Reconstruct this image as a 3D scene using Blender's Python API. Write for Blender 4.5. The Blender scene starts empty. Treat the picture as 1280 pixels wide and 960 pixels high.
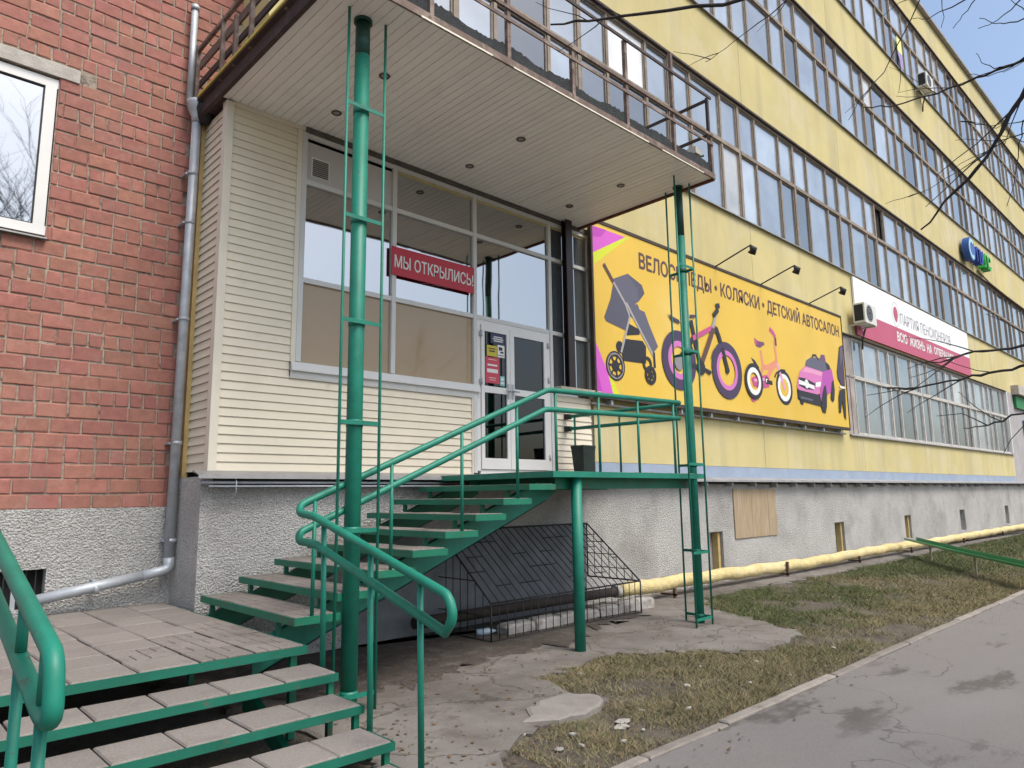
import bpy, bmesh, math, random
from mathutils import Vector, Matrix
import numpy as np
random.seed(7)
S = bpy.context.scene
COL = S.collection
R = math.radians

# ------------------------------------------------------------------ camera
YAW, PITCH, ROLL, FPX = R(43.6296), R(8.8706), R(-0.7304), 888.07
fw = Vector((math.sin(YAW)*math.cos(PITCH), math.cos(YAW)*math.cos(PITCH), math.sin(PITCH)))
rt = Vector((math.cos(YAW), -math.sin(YAW), 0)); up = rt.cross(fw)
rt2 = rt*math.cos(ROLL)+up*math.sin(ROLL); up2 = -rt*math.sin(ROLL)+up*math.cos(ROLL)
cd = bpy.data.cameras.new('camera'); cam = bpy.data.objects.new('camera', cd); COL.objects.link(cam)
m = Matrix((rt2, up2, -fw)).transposed().to_4x4(); m.translation = (0, 0, 1.74)
cam.matrix_world = m
cd.sensor_width = 36; cd.lens = FPX/1280*36; cd.clip_start = .05; cd.clip_end = 2000
S.camera = cam
CAMP = Vector((0, 0, 1.74))
def to_px(p):
    v = Vector(p)-CAMP; d = v.dot(fw)
    if d < .1: return (-9999, -9999)
    return (640+FPX*v.dot(rt2)/d, 480-FPX*v.dot(up2)/d)
def in_view(p, mrg=15):
    x, y = to_px(p); return -mrg < x < 1280+mrg and -mrg < y < 960+mrg

# ------------------------------------------------------------------ sky, sun, exposure
SUN_EL, SUN_AZ = R(58), R(172)          # azimuth from +Y towards +X
w = bpy.data.worlds.new('World'); S.world = w; w.use_nodes = True
nt = w.node_tree; bg = nt.nodes['Background']
sky = nt.nodes.new('ShaderNodeTexSky'); sky.sky_type = 'NISHITA'; sky.sun_disc = False
sky.sun_elevation = SUN_EL; sky.sun_rotation = SUN_AZ
sky.air_density = 1.0; sky.dust_density = 4.2; sky.ozone_density = 1.0; sky.altitude = 100
hz = nt.nodes.new('ShaderNodeMix'); hz.data_type = 'RGBA'; hz.blend_type = 'MULTIPLY'; hz.inputs[0].default_value = 1; hz.inputs[7].default_value = (.97, 1.0, .985, 1)   # white balance of the hazy daylight
nt.links.new(sky.outputs[0], hz.inputs[6]); nt.links.new(hz.outputs[2], bg.inputs[0]); bg.inputs[1].default_value = 0.15
sl = bpy.data.lights.new('sun', 'SUN'); sl.energy = 1.5; sl.angle = R(25); sl.color = (1, .96, .90)
so = bpy.data.objects.new('sun', sl); COL.objects.link(so)
sd = Vector((math.sin(SUN_AZ)*math.cos(SUN_EL), math.cos(SUN_AZ)*math.cos(SUN_EL), math.sin(SUN_EL)))
so.rotation_euler = sd.to_track_quat('Z', 'Y').to_euler(); so.location = (10, -20, 40)
S.view_settings.view_transform = 'Standard'; S.view_settings.look = 'None'
S.view_settings.exposure = 0.72; S.view_settings.gamma = 1.0
S.view_settings.use_curve_mapping = False

# ------------------------------------------------------------------ materials
MATS = {}
def mat(name, col, rough=.7, metal=0., var=None, rnd=0., bump=None, patch=None, patch2=None, spec=.5, vor=None, stretch=None, ior=None, hrnd=0., streak=None, crack=None):
    """var=(scale,amount) tonal noise; bump=(scale,strength,dist); patch=(colour,scale,lo,hi)"""
    if name in MATS: return MATS[name]
    M = bpy.data.materials.new(name); M.use_nodes = True
    t = M.node_tree; b = t.nodes['Principled BSDF']; N = t.nodes.new; LK = t.links.new
    b.inputs['Roughness'].default_value = rough; b.inputs['Metallic'].default_value = metal
    b.inputs['Specular IOR Level'].default_value = spec
    if ior: b.inputs['IOR'].default_value = ior
    rgb = N('ShaderNodeRGB'); rgb.outputs[0].default_value = (*col, 1); c = rgb.outputs[0]
    g = N('ShaderNodeNewGeometry'); pos = g.outputs['Position']
    if stretch:
        mp = N('ShaderNodeMapping'); mp.inputs['Scale'].default_value = stretch; LK(pos, mp.inputs[0]); pos = mp.outputs[0]
    def noise(scale, det=4., rough_=.6):
        n = N('ShaderNodeTexNoise'); n.inputs['Scale'].default_value = scale; n.inputs['Detail'].default_value = det
        n.inputs['Roughness'].default_value = rough_; LK(pos, n.inputs['Vector']); return n.outputs['Fac']
    def hsv(cin, val=None, hue=None):
        h = N('ShaderNodeHueSaturation'); LK(cin, h.inputs['Color'])
        if val is not None: LK(val, h.inputs['Value'])
        if hue is not None: LK(hue, h.inputs['Hue'])
        return h.outputs[0]
    def rng(fin, a, b_, lo=0., hi=1.):
        r = N('ShaderNodeMapRange'); LK(fin, r.inputs[0]); r.inputs[1].default_value = lo; r.inputs[2].default_value = hi
        r.inputs[3].default_value = a; r.inputs[4].default_value = b_; return r.outputs[0]
    if rnd:
        oi = N('ShaderNodeObjectInfo'); c = hsv(c, rng(oi.outputs['Random'], 1-rnd, 1+rnd))
        if hrnd:
            wn = N('ShaderNodeTexWhiteNoise'); wn.noise_dimensions = '1D'; LK(oi.outputs['Random'], wn.inputs['W'])
            c = hsv(c, None, rng(wn.outputs['Value'], .5-hrnd, .5+hrnd))
    if var: c = hsv(c, rng(noise(var[0]), 1-var[1], 1+var[1], .25, .75))
    for p in (patch, patch2):
        if p:
            mx = N('ShaderNodeMix'); mx.data_type = 'RGBA'; LK(rng(noise(p[1], 6., .65), 0, p[4] if len(p) > 4 else 1, p[2], p[3]), mx.inputs[0])
            LK(c, mx.inputs[6]); mx.inputs[7].default_value = (*p[0], 1); c = mx.outputs[2]
    if streak:                                            # rain streaks: noise drawn out along the vertical
        mp2 = N('ShaderNodeMapping'); mp2.inputs['Scale'].default_value = (2.2, 2.2, .22); LK(g.outputs['Position'], mp2.inputs[0])
        n2 = N('ShaderNodeTexNoise'); n2.inputs['Scale'].default_value = 1.; n2.inputs['Detail'].default_value = 4; LK(mp2.outputs[0], n2.inputs['Vector'])
        mx = N('ShaderNodeMix'); mx.data_type = 'RGBA'; LK(rng(n2.outputs['Fac'], 0, streak[1], .5, .75), mx.inputs[0]); LK(c, mx.inputs[6]); mx.inputs[7].default_value = (*streak[0], 1); c = mx.outputs[2]
    if crack:                                             # (scale, width, colour): wandering cracks
        nz = N('ShaderNodeTexNoise'); nz.inputs['Scale'].default_value = crack[0]*2.5; nz.inputs['Detail'].default_value = 5; LK(g.outputs['Position'], nz.inputs['Vector'])
        va = N('ShaderNodeVectorMath'); va.operation = 'MULTIPLY_ADD'; LK(nz.outputs['Color'], va.inputs[0]); va.inputs[1].default_value = (.55/crack[0],)*3; LK(g.outputs['Position'], va.inputs[2])
        vo = N('ShaderNodeTexVoronoi'); vo.feature = 'DISTANCE_TO_EDGE'; vo.inputs['Scale'].default_value = crack[0]; LK(va.outputs[0], vo.inputs['Vector'])
        mx = N('ShaderNodeMix'); mx.data_type = 'RGBA'; LK(rng(vo.outputs['Distance'], .85, 0, 0, crack[1]), mx.inputs[0]); LK(c, mx.inputs[6]); mx.inputs[7].default_value = (*crack[2], 1); c = mx.outputs[2]
    LK(c, b.inputs['Base Color'])
    if bump:
        bp = N('ShaderNodeBump'); bp.inputs['Strength'].default_value = bump[1]; bp.inputs['Distance'].default_value = bump[2]
        if vor:
            v = N('ShaderNodeTexVoronoi'); v.inputs['Scale'].default_value = vor; LK(pos, v.inputs['Vector'])
            ad = N('ShaderNodeMath'); ad.operation = 'ADD'; LK(noise(bump[0], 5., .65), ad.inputs[0]); LK(v.outputs['Distance'], ad.inputs[1]); LK(ad.outputs[0], bp.inputs['Height'])
        else: LK(noise(bump[0], 5., .65), bp.inputs['Height'])
        LK(bp.outputs[0], b.inputs['Normal'])
    MATS[name] = M; return M
def glass(name, tint, refl, base=None, rough=.02, wavy=0., rnd=0.):
    """pane: reflective layer over a see-through (or dusty opaque) one"""
    M = bpy.data.materials.new(name); M.use_nodes = True; t = M.node_tree; N = t.nodes.new; LK = t.links.new
    out = t.nodes['Material Output']; t.nodes.remove(t.nodes['Principled BSDF'])
    gl = N('ShaderNodeBsdfGlossy'); gl.inputs['Roughness'].default_value = rough; gl.inputs['Color'].default_value = (1, 1, 1, 1)
    if base is None:
        tr = N('ShaderNodeBsdfTransparent'); tr.inputs[0].default_value = (*tint, 1); und = tr.outputs[0]
    else:
        df = N('ShaderNodeBsdfDiffuse'); und = df.outputs[0]
        if rnd:
            oi = N('ShaderNodeObjectInfo'); cr = N('ShaderNodeValToRGB'); LK(oi.outputs['Random'], cr.inputs[0]); e = cr.color_ramp
            e.interpolation = 'LINEAR'
            e.elements[0].position = 0; e.elements[0].color = (*[x*.35 for x in base], 1)
            e.elements[1].position = 1; e.elements[1].color = (*[min(1, x*1.1+.12) for x in base], 1)
            a = e.elements.new(.3); a.color = (*[x*.7 for x in base], 1); a = e.elements.new(.86); a.color = (*[x*1.15 for x in base], 1)
            g = N('ShaderNodeNewGeometry'); n = N('ShaderNodeTexNoise'); n.inputs['Scale'].default_value = .9; n.inputs['Detail'].default_value = 5; LK(g.outputs['Position'], n.inputs['Vector'])
            h = N('ShaderNodeHueSaturation'); mr = N('ShaderNodeMapRange'); mr.inputs[3].default_value = .75; mr.inputs[4].default_value = 1.3; mr.inputs[1].default_value = .3; mr.inputs[2].default_value = .7
            LK(n.outputs['Fac'], mr.inputs[0]); LK(mr.outputs[0], h.inputs['Value']); LK(cr.outputs[0], h.inputs['Color']); LK(h.outputs[0], df.inputs[0])
        else: df.inputs[0].default_value = (*base, 1)
    lw = N('ShaderNodeFresnel'); lw.inputs[0].default_value = 1.5
    mr = N('ShaderNodeMapRange'); LK(lw.outputs[0], mr.inputs[0]); mr.inputs[1].default_value = .04; mr.inputs[2].default_value = 1; mr.inputs[3].default_value = refl; mr.inputs[4].default_value = 1
    mx = N('ShaderNodeMixShader'); LK(mr.outputs[0], mx.inputs[0]); LK(und, mx.inputs[1]); LK(gl.outputs[0], mx.inputs[2]); LK(mx.outputs[0], out.inputs[0])
    if wavy:
        g = N('ShaderNodeNewGeometry'); n = N('ShaderNodeTexNoise'); n.inputs['Scale'].default_value = 1.4; n.inputs['Detail'].default_value = 1; LK(g.outputs['Position'], n.inputs['Vector'])
        bp = N('ShaderNodeBump'); bp.inputs['Strength'].default_value = wavy; bp.inputs['Distance'].default_value = .02; LK(n.outputs['Fac'], bp.inputs['Height']); LK(bp.outputs[0], gl.inputs['Normal'])
    MATS[name] = M; return M

GREEN = mat('green_paint', (.004, .17, .112), .5, var=(7., .2), patch=((.07, .045, .028), 16., .63, .69, .75), bump=(60, .15, .003), patch2=((.012, .23, .155), 1.6, .5, .7, .5))
GREEN_D = mat('green_paint_worn', (.006, .15, .085), .5, var=(4., .2), patch=((.09, .065, .045), 6., .58, .68, .8), bump=(50, .3, .004))
GREEN_W = mat('green_paint_scuffed', (.006, .125, .08), .45, var=(4., .2), patch=((.11, .085, .065), 7., .60, .68, .85), bump=(50, .3, .004))
SLAB = mat('paving_slab', (.205, .183, .166), .9, var=(60., .22), rnd=.09, patch=((.13, .108, .098), 3.5, .5, .75, .6), bump=(90, .5, .006))
SLAB_P = mat('patterned_slab', (.185, .163, .148), .9, var=(60., .25), rnd=.1, patch=((.11, .09, .082), 4., .5, .72, .7), bump=(90, .5, .006))
BRICK = mat('brick_red', (.335, .142, .108), .88, var=(14., .18), rnd=.11, hrnd=.008, patch=((.25, .145, .118), 2.2, .5, .75, .5), patch2=((.36, .235, .195), 9., .58, .74, .6), bump=(45, .5, .006))
MORTAR = mat('mortar', (.33, .27, .215), .95, var=(20., .3), bump=(60, .8, .01), patch=((.055, .05, .045), 8., .55, .65, .7))
ROUGH = mat('roughcast', (.54, .53, .505), .95, var=(1.6, .12), bump=(75, 1., .022), vor=48., patch=((.33, .32, .31), 1.3, .52, .72, .5), patch2=((.22, .21, .2), 42., .48, .62, .5))
ROUGH2 = mat('roughcast_long', (.50, .488, .468), .95, var=(1.1, .15), bump=(80, .9, .02), vor=52., patch=((.27, .25, .235), .9, .48, .7, .7), patch2=((.17, .16, .155), 48., .49, .62, .5))
SIDING = mat('cream_siding', (.75, .675, .53), .55, var=(2., .05), rnd=.03, patch=((.42, .37, .27), 3., .62, .8, .4))
SIDTRIM = mat('cream_trim', (.74, .68, .56), .55, var=(3., .06))
TANTRIM = mat('tan_board', (.45, .33, .14), .7, var=(6., .2))
YELLOW = mat('yellow_wall', (.53, .45, .21), .85, streak=((.37, .32, .19), .5), var=(.7, .10), rnd=.045, patch=((.57, .51, .35), .55, .50, .72, .75), patch2=((.27, .23, .15), 7.5, .66, .70, .8), bump=(40, .25, .01))
BLUEB = mat('blue_band', (.27, .33, .43), .85, var=(2., .12), patch=((.4, .38, .35), 3., .58, .7, .7))
TIN = mat('zinc_tin', (.33, .32, .315), .5, metal=.35, var=(3., .2), patch=((.2, .17, .15), 4., .58, .72, .6))
GALV = mat('galvanised', (.43, .46, .49), .5, metal=.35, var=(6., .18), patch=((.25, .25, .26), 5., .55, .7, .5))
DARKSTEEL = mat('black_steel', (.012, .011, .012), .6, var=(10., .3))
RUST = mat('rusty_rail', (.15, .105, .085), .8, var=(8., .3), patch=((.33, .26, .21), 5., .5, .65, .75), patch2=((.09, .035, .018), 9., .58, .68, .8), bump=(70, .4, .004))
FASC = mat('fascia_brown', (.045, .03, .026), .75, var=(4., .3), patch=((.10, .075, .06), 6., .55, .7, .7))
FELT = mat('roof_felt', (.028, .03, .033), .95, var=(12., .4), bump=(40, 1., .03), patch=((.02, .04, .022), 9., .55, .65, .8))
SOFFIT = mat('soffit_plastic', (.86, .84, .79), .5, var=(1.2, .05), rnd=.03, patch=((.55, .50, .45), 1.3, .6, .8, .35))
CONC = mat('concrete', (.172, .156, .14), .95, crack=(.55, .012, (.05, .042, .035)), var=(2.5, .14), bump=(30, .5, .012), patch=((.09, .075, .064), .8, .42, .62, .85), patch2=((.105, .088, .072), 2.6, .55, .64, .8))
LINTEL = mat('lintel_concrete', (.42, .39, .35), .95, var=(8., .2), bump=(40, .6, .01))
FRAMEB = mat('window_frame_brown', (.24, .195, .155), .8, var=(5., .25), rnd=.15, patch=((.30, .25, .20), 7., .52, .62, .7))
FRAMEW = mat('window_frame_grey', (.46, .44, .41), .75, var=(5., .2), rnd=.1, patch=((.2, .16, .13), 8., .58, .68, .8))
PVC = mat('white_pvc', (.72, .71, .69), .35, var=(2., .04))
ALU = mat('white_aluminium', (.60, .60, .585), .4, var=(3., .06), patch=((.42, .40, .38), 6., .6, .75, .4))
BLIND = mat('brown_blind', (.52, .37, .22), .8, var=(1.2, .08), stretch=(6, 6, .3))
ROOM = mat('room_wall', (.20, .19, .18), .9, var=(1.5, .2))
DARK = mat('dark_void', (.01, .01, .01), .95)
PIPEY = mat('yellow_insulation', (.58, .47, .22), .8, var=(4., .18), bump=(14, .9, .04), patch=((.62, .55, .36), 3., .5, .65, .7), patch2=((.25, .19, .1), 6., .63, .72, .7))
PIPED = mat('dark_pipe', (.035, .025, .02), .85, var=(6., .4), bump=(25, .6, .02))
WOOD = mat('weathered_board', (.33, .245, .15), .85, var=(5., .25), stretch=(14, 1, .5), bump=(8, .4, .005), patch=((.45, .40, .33), 3., .5, .65, .6))
BARK = mat('branch_bark', (.035, .028, .026), .9, var=(12., .4), bump=(40, .6, .01))
WHITEP = mat('ac_white', (.62, .61, .56), .5, var=(4., .08))
BINM = mat('bin_black_green', (.018, .03, .022), .6, var=(8., .3))
GLASS_U = glass('glass_mirror_film', (.12, .13, .15), .43, None, .03, .10)
GLASS_L = glass('glass_brown_film', None, .035, (.36, .265, .165), .03, .06)
GLASS_D = glass('glass_door', (.22, .23, .24), .05, None, .02)
GLASS_S = glass('glass_side_light', None, .28, (.10, .115, .125), .03, .1)
PANE = glass('pane_dusty', None, .26, (.25, .295, .345), .06, .3, rnd=1)
PANE_W = glass('pane_curtained', None, .16, (.52, .52, .50), .07, .2, rnd=1)
PANE_K = glass('pane_dark', None, .20, (.07, .085, .10), .05, .2, rnd=1)
PANE_G = glass('pane_ground_floor', None, .22, (.16, .19, .21), .07, .3, rnd=1)
GLASS_B = glass('glass_brick_window', None, .5, (.03, .04, .05), .02, .15)

# ------------------------------------------------------------------ mesh helpers
class MB:
    def __init__(s): s.v = []; s.f = []; s.mi = []; s.sm = []
    def face(s, idx, mi=0, smooth=False): s.f.append(idx); s.mi.append(mi); s.sm.append(smooth)
    def poly(s, pts, mi=0):
        n = len(s.v); s.v += [tuple(p) for p in pts]; s.face(list(range(n, n+len(pts))), mi)
    def box(s, x0, x1, y0, y1, z0, z1, mi=0):
        n = len(s.v)
        s.v += [(x0, y0, z0), (x1, y0, z0), (x1, y1, z0), (x0, y1, z0), (x0, y0, z1), (x1, y0, z1), (x1, y1, z1), (x0, y1, z1)]
        for q in ((0, 3, 2, 1), (4, 5, 6, 7), (0, 1, 5, 4), (1, 2, 6, 5), (2, 3, 7, 6), (3, 0, 4, 7)): s.face([n+i for i in q], mi)
    def bev(s, x0, x1, y0, y1, z0, z1, b, mi=0):
        """box with chamfered top edges"""
        n = len(s.v)
        for z, o in ((z0, 0), (z1-b, 0), (z1, b)):
            s.v += [(x0+o, y0+o, z), (x1-o, y0+o, z), (x1-o, y1-o, z), (x0+o, y1-o, z)]
        s.face([n, n+3, n+2, n+1], mi); s.face([n+8, n+9, n+10, n+11], mi)
        for k in (0, 4):
            for i in range(4): j = (i+1) % 4; s.face([n+k+i, n+k+j, n+k+4+j, n+k+4+i], mi)
    def prism(s, prof, a, b, axis='X', mi=0, smooth=False):
        """closed profile (u,v) swept along an axis from a to b; X: (Y,Z) Y: (X,Z) Z: (X,Y)"""
        n = len(s.v); k = len(prof)
        for t in (a, b):
            for u, v in prof: s.v.append({'X': (t, u, v), 'Y': (u, t, v), 'Z': (u, v, t)}[axis])
        for i in range(k): j = (i+1) % k; s.face([n+i, n+j, n+k+j, n+k+i], mi, smooth)
        s.face([n+i for i in range(k)][::-1], mi); s.face([n+k+i for i in range(k)], mi)
    def tube(s, pts, r, seg=10, mi=0, cap=True):
        pts = [Vector(p) for p in pts]; n0 = len(s.v); k = len(pts)
        rs = r if isinstance(r, (list, tuple)) else [r]*k
        d0 = (pts[1]-pts[0]).normalized(); ref = Vector((0, 0, 1)) if abs(d0.z) < .9 else Vector((1, 0, 0))
        u = d0.cross(ref).normalized()
        for i, p in enumerate(pts):
            d = ((pts[min(i+1, k-1)]-pts[max(i-1, 0)])).normalized()
            u = (u-d*u.dot(d)).normalized(); v = d.cross(u)
            for j in range(seg):
                a = 2*math.pi*j/seg; s.v.append(tuple(p+(u*math.cos(a)+v*math.sin(a))*rs[i]))
        for i in range(k-1):
            for j in range(seg):
                a = n0+i*seg+j; b = n0+i*seg+(j+1) % seg; s.face([a, b, b+seg, a+seg], mi, True)
        if cap:
            s.face([n0+j for j in range(seg)][::-1], mi); s.face([n0+(k-1)*seg+j for j in range(seg)], mi)
    def build(s, name, mats, parent=None, loc=None, kind=None):
        me = bpy.data.meshes.new(name); me.from_pydata(s.v, [], s.f)
        if not isinstance(mats, (list, tuple)): mats = [mats]
        for q in mats: me.materials.append(q)
        me.polygons.foreach_set('material_index', s.mi); me.polygons.foreach_set('use_smooth', s.sm)
        bm = bmesh.new(); bm.from_mesh(me); bmesh.ops.recalc_face_normals(bm, faces=bm.faces); bm.to_mesh(me); bm.free()
        me.update(); return link(name, me, parent, loc, kind)
def link(name, me, parent=None, loc=None, kind=None):
    o = bpy.data.objects.new(name, me); COL.objects.link(o)
    if parent: o.parent = parent
    if loc: o.location = loc
    if kind: o['kind'] = kind
    return o
def tag(o, label, cat, group=None):
    o['label'] = label; o['category'] = cat
    if group: o['group'] = group
    return o
def thing(name, label, cat, loc=(0, 0, 0), group=None):
    o = bpy.data.objects.new(name, None); COL.objects.link(o); o.location = loc; o.empty_display_size = .2
    return tag(o, label, cat, group)
def reloc(o):
    """children were modelled in world space: keep them there although the empty sits at the thing's base"""
    bpy.context.view_layer.update()
    inv = Matrix.Translation(-o.location)
    for c in o.children: c.matrix_parent_inverse = inv
def bez(pts, rad=.08, n=5):
    """round the corners of a polyline"""
    P = [Vector(p) for p in pts]; out = [P[0]]
    for i in range(1, len(P)-1):
        a, b, c = P[i-1], P[i], P[i+1]; r1 = min(rad, (a-b).length*.45); r2 = min(rad, (c-b).length*.45)
        p0 = b+(a-b).normalized()*r1; p2 = b+(c-b).normalized()*r2
        for k in range(n+1):
            t = k/n; out.append(p0*(1-t)**2+b*2*t*(1-t)+p2*t*t)
    out.append(P[-1]); return out
def text_mesh(body, bold=0., ext=0.):
    cu = bpy.data.curves.new('lettering', 'FONT'); cu.body = body; cu.size = 1; cu.offset = bold; cu.extrude = ext; cu.resolution_u = 3
    o = bpy.data.objects.new('tmp', cu); COL.objects.link(o); bpy.context.view_layer.update()
    me = bpy.data.meshes.new_from_object(o.evaluated_get(bpy.context.evaluated_depsgraph_get()))
    bpy.data.objects.remove(o); return me
def lettering(name, body, material, x0, x1, z0, z1, y, parent, bold=0., ext=0.):
    """upright text on a wall facing -Y, fitted into the rectangle"""
    me = text_mesh(body, 0., ext); n = len(me.vertices); co = np.empty(n*3); me.vertices.foreach_get('co', co); co = co.reshape(-1, 3)
    a = co.min(0); b = co.max(0); s = np.empty_like(co)
    s[:, 0] = x0+(co[:, 0]-a[0])/(b[0]-a[0])*(x1-x0); s[:, 2] = z0+(co[:, 1]-a[1])/(b[1]-a[1])*(z1-z0); s[:, 1] = y-co[:, 2]
    me.vertices.foreach_set('co', s.ravel()); me.materials.clear(); me.materials.append(material); me.name = name; me.update()
    if bold:                                             # heavier strokes: the same outline struck three times
        bm = bmesh.new(); bm.from_mesh(me); o0 = list(bm.verts)+list(bm.edges)+list(bm.faces)
        for dx, dz, dy in ((bold, 0, .0003), (-bold, 0, .0006), (0, bold, .0009), (0, -bold, .0012)):
            r_ = bmesh.ops.duplicate(bm, geom=o0)['geom']
            bmesh.ops.translate(bm, verts=[v for v in r_ if isinstance(v, bmesh.types.BMVert)], vec=(dx, dy, dz))
        bm.to_mesh(me); bm.free()
    return link(name, me, parent)
def holed(mb, x0, x1, z0, z1, holes, y, depth, mi=0, mi_in=None):
    """wall face at y (facing -Y) with rectangular holes, reveals going back by depth"""
    mi_in = mi if mi_in is None else mi_in
    xs = sorted({x0, x1, *[h[0] for h in holes], *[h[1] for h in holes]}); zs = sorted({z0, z1, *[h[2] for h in holes], *[h[3] for h in holes]})
    inh = lambda x, z: any(h[0] < x < h[1] and h[2] < z < h[3] for h in holes)
    for i in range(len(xs)-1):
        for j in range(len(zs)-1):
            if not inh((xs[i]+xs[i+1])/2, (zs[j]+zs[j+1])/2):
                mb.poly([(xs[i], y, zs[j]), (xs[i+1], y, zs[j]), (xs[i+1], y, zs[j+1]), (xs[i], y, zs[j+1])], mi)
    for a, b, c, d in holes:
        for p, q in (((a, c), (b, c)), ((b, c), (b, d)), ((b, d), (a, d)), ((a, d), (a, c))):
            mb.poly([(p[0], y, p[1]), (q[0], y, q[1]), (q[0], y+depth, q[1]), (p[0], y+depth, p[1])], mi_in)

# ================================================================== ground
SOIL = mat('soil', (.085, .07, .055), .95, var=(6., .3), bump=(22, .8, .04), patch=((.15, .125, .085), 1.3, .48, .68, .8), patch2=((.12, .11, .045), .8, .52, .7, .7))
ASPH = mat('asphalt_path', (.16, .147, .14), .85, crack=(.2, .0022, (.07, .062, .056)), var=(90., .16), bump=(160, .6, .006), patch=((.07, .06, .053), 1.1, .545, .61, .85), patch2=((.19, .18, .177), .6, .5, .75, .6), stretch=(.55, 1.25, 1))
KERBM = mat('kerb_concrete', (.23, .205, .18), .95, var=(8., .2), rnd=.2, patch=((.13, .11, .085), 4., .52, .66, .8), bump=(40, .7, .01))
b = MB(); b.poly([(-150, -150, -.03), (250, -150, -.03), (250, 150, -.03), (-150, 150, -.03)]); b.build('ground', SOIL)['kind'] = 'structure'
b = MB()
ys = [-1.2, -.4, .6, 1.8, 2.6, 3.02]; xs = [-30, -10, -2, 0, 2, 3, 4, 6, 9, 14, 20, 30, 60, 120]
for i in range(len(xs)-1):
    for j in range(len(ys)-1): b.poly([(xs[i], ys[j], -.004), (xs[i+1], ys[j], -.004), (xs[i+1], ys[j+1], -.004), (xs[i], ys[j+1], -.004)])
b.build('path', ASPH)['kind'] = 'structure'
kb = bpy.data.objects.new('kerb', None); COL.objects.link(kb); kb['kind'] = 'structure'
km = MB(); km.bev(-.49, .49, -.045, .045, -.10, .022, .012); k0 = km.build('kerb_stone', KERBM, kb)
for i in range(34):
    o = k0 if i == 0 else link('kerb_stone', k0.data, kb)
    x = 2.6+i*1.0; o.location = (x, 3.075+random.uniform(-.012, .012), random.uniform(-.012, .004)); o.rotation_euler = (random.uniform(-.09, .05), random.uniform(-.008, .008), random.uniform(-.018, .018))
b = MB(); b.bev(36.2, 110, 3.03, 3.12, -.1, .018, .01); b.build('kerb_run', KERBM, kb, kind='stuff')

def ragged(pts, n=9, amp=.05, seed=0):
    rg = random.Random(seed); out = []; w1 = amp*.6
    for i in range(len(pts)):
        a = Vector(pts[i]); c = Vector(pts[(i+1) % len(pts)]); L = (c-a).length; k = max(2, int(L/.09))
        for j in range(k):
            p = a.lerp(c, j/k); out.append((p.x+rg.gauss(0, amp*.5)+w1*math.sin(j*.7+i*2), p.y+rg.gauss(0, amp*.5)+w1*math.cos(j*.9+i)))
    return out
def slab(pts, top, bot, mb):
    n = len(mb.v); k = len(pts)
    cx = sum(p[0] for p in pts)/k; cy = sum(p[1] for p in pts)/k
    ins = []
    for x, y in pts:
        d = math.hypot(x-cx, y-cy) or 1; ins.append((x-(x-cx)/d*.035, y-(y-cy)/d*.035))
    for x, y in pts: mb.v.append((x, y, bot))
    for x, y in pts: mb.v.append((x, y, top-.012))
    for x, y in ins: mb.v.append((x, y, top))
    for lay in (0, k):
        for i in range(k): j = (i+1) % k; mb.face([n+lay+i, n+lay+j, n+lay+k+j, n+lay+k+i])
    mb.face([n+2*k+i for i in range(k)])
# worn concrete apron in front of the plinth
b = MB(); apron = [(2.74, 8.6), (2.74, 3.45), (3.2, 3.62), (3.6, 3.85), (3.95, 4.02), (4.3, 4.0), (4.62, 3.98), (4.9, 4.1), (5.0, 4.28), (4.9, 4.55), (4.95, 4.8), (5.05, 5.05), (5.5, 5.12), (6.1, 5.2), (6.45, 5.25), (6.75, 5.0), (7.05, 4.75), (7.45, 4.3), (7.9, 4.05), (8.5, 4.12), (8.95, 4.3), (9.3, 4.75), (9.5, 5.5), (9.9, 6.2), (10.6, 6.7), (12, 6.75), (16, 6.62), (22, 6.72), (30, 6.7), (44, 6.75), (44, 8.6)]
slab(ragged(apron, amp=.085, seed=3), .004, -.12, b); b.build('concrete_apron', CONC)['kind'] = 'structure'
b = MB(); loose = [(4.05, 4.16), (4.25, 4.03), (4.5, 3.97), (4.8, 4.03), (4.99, 4.18), (5.0, 4.3), (4.86, 4.42), (4.6, 4.46), (4.3, 4.36)]
slab(ragged(loose, amp=.04, seed=5), .024, -.08, b)
tag(b.build('concrete_slab', mat('pale_concrete', (.225, .205, .185), .95, var=(5., .16), patch=((.16, .14, .12), 3., .5, .7, .6), bump=(40, .5, .01))), 'pale broken slab of concrete lying at the edge of the dirt', 'slab')

# ================================================================== brick building (left)
BY = 8.40
brickb = thing('brick_building', 'red brick building with white framed window and roughcast plinth', 'building', (1.0, BY, .0))
WX0, WX1, WZ0, WZ1 = -.15, 1.36, 4.42, 6.22
b = MB(); holed(b, -4, 2.84, 1.64, 9.3, [(WX0, WX1, WZ0, WZ1)], BY+.012, .18); b.poly([(2.84, BY+.012, 6.4), (3.31, BY+.012, 6.4), (3.31, BY+.012, 9.3), (2.84, BY+.012, 9.3)])
b.build('mortar_wall', MORTAR, brickb)
b = MB(); b.box(-4, 2.84, BY+.3, BY+5, 0, 9.3); b.build('building_core', MORTAR, brickb)
b = MB(); dirt_shade = [(2.5, 8.1), (2.5, 6.4), (2.95, 6.15), (3.6, 5.75), (4.6, 5.7), (5.3, 6.0), (5.9, 5.95), (6.5, 5.8), (6.9, 6.05), (7.4, 6.3), (8.6, 6.4), (9.0, 6.9), (9.3, 8.1)]
slab(ragged(dirt_shade, amp=.14, seed=8), .016, -.1, b); b.build('dirt', mat('dirt_with_shade', (.07, .056, .046), .95, var=(9., .35), bump=(30, .9, .03), patch=((.13, .115, .1), 4., .52, .66, .8)))['kind'] = 'structure'  # brown dirt by the cage, widened under the stairs to paint the shade there
rows = int((9.3-1.66)/.153); UX = 3.30; bricks = []
rg = random.Random(11)
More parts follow.
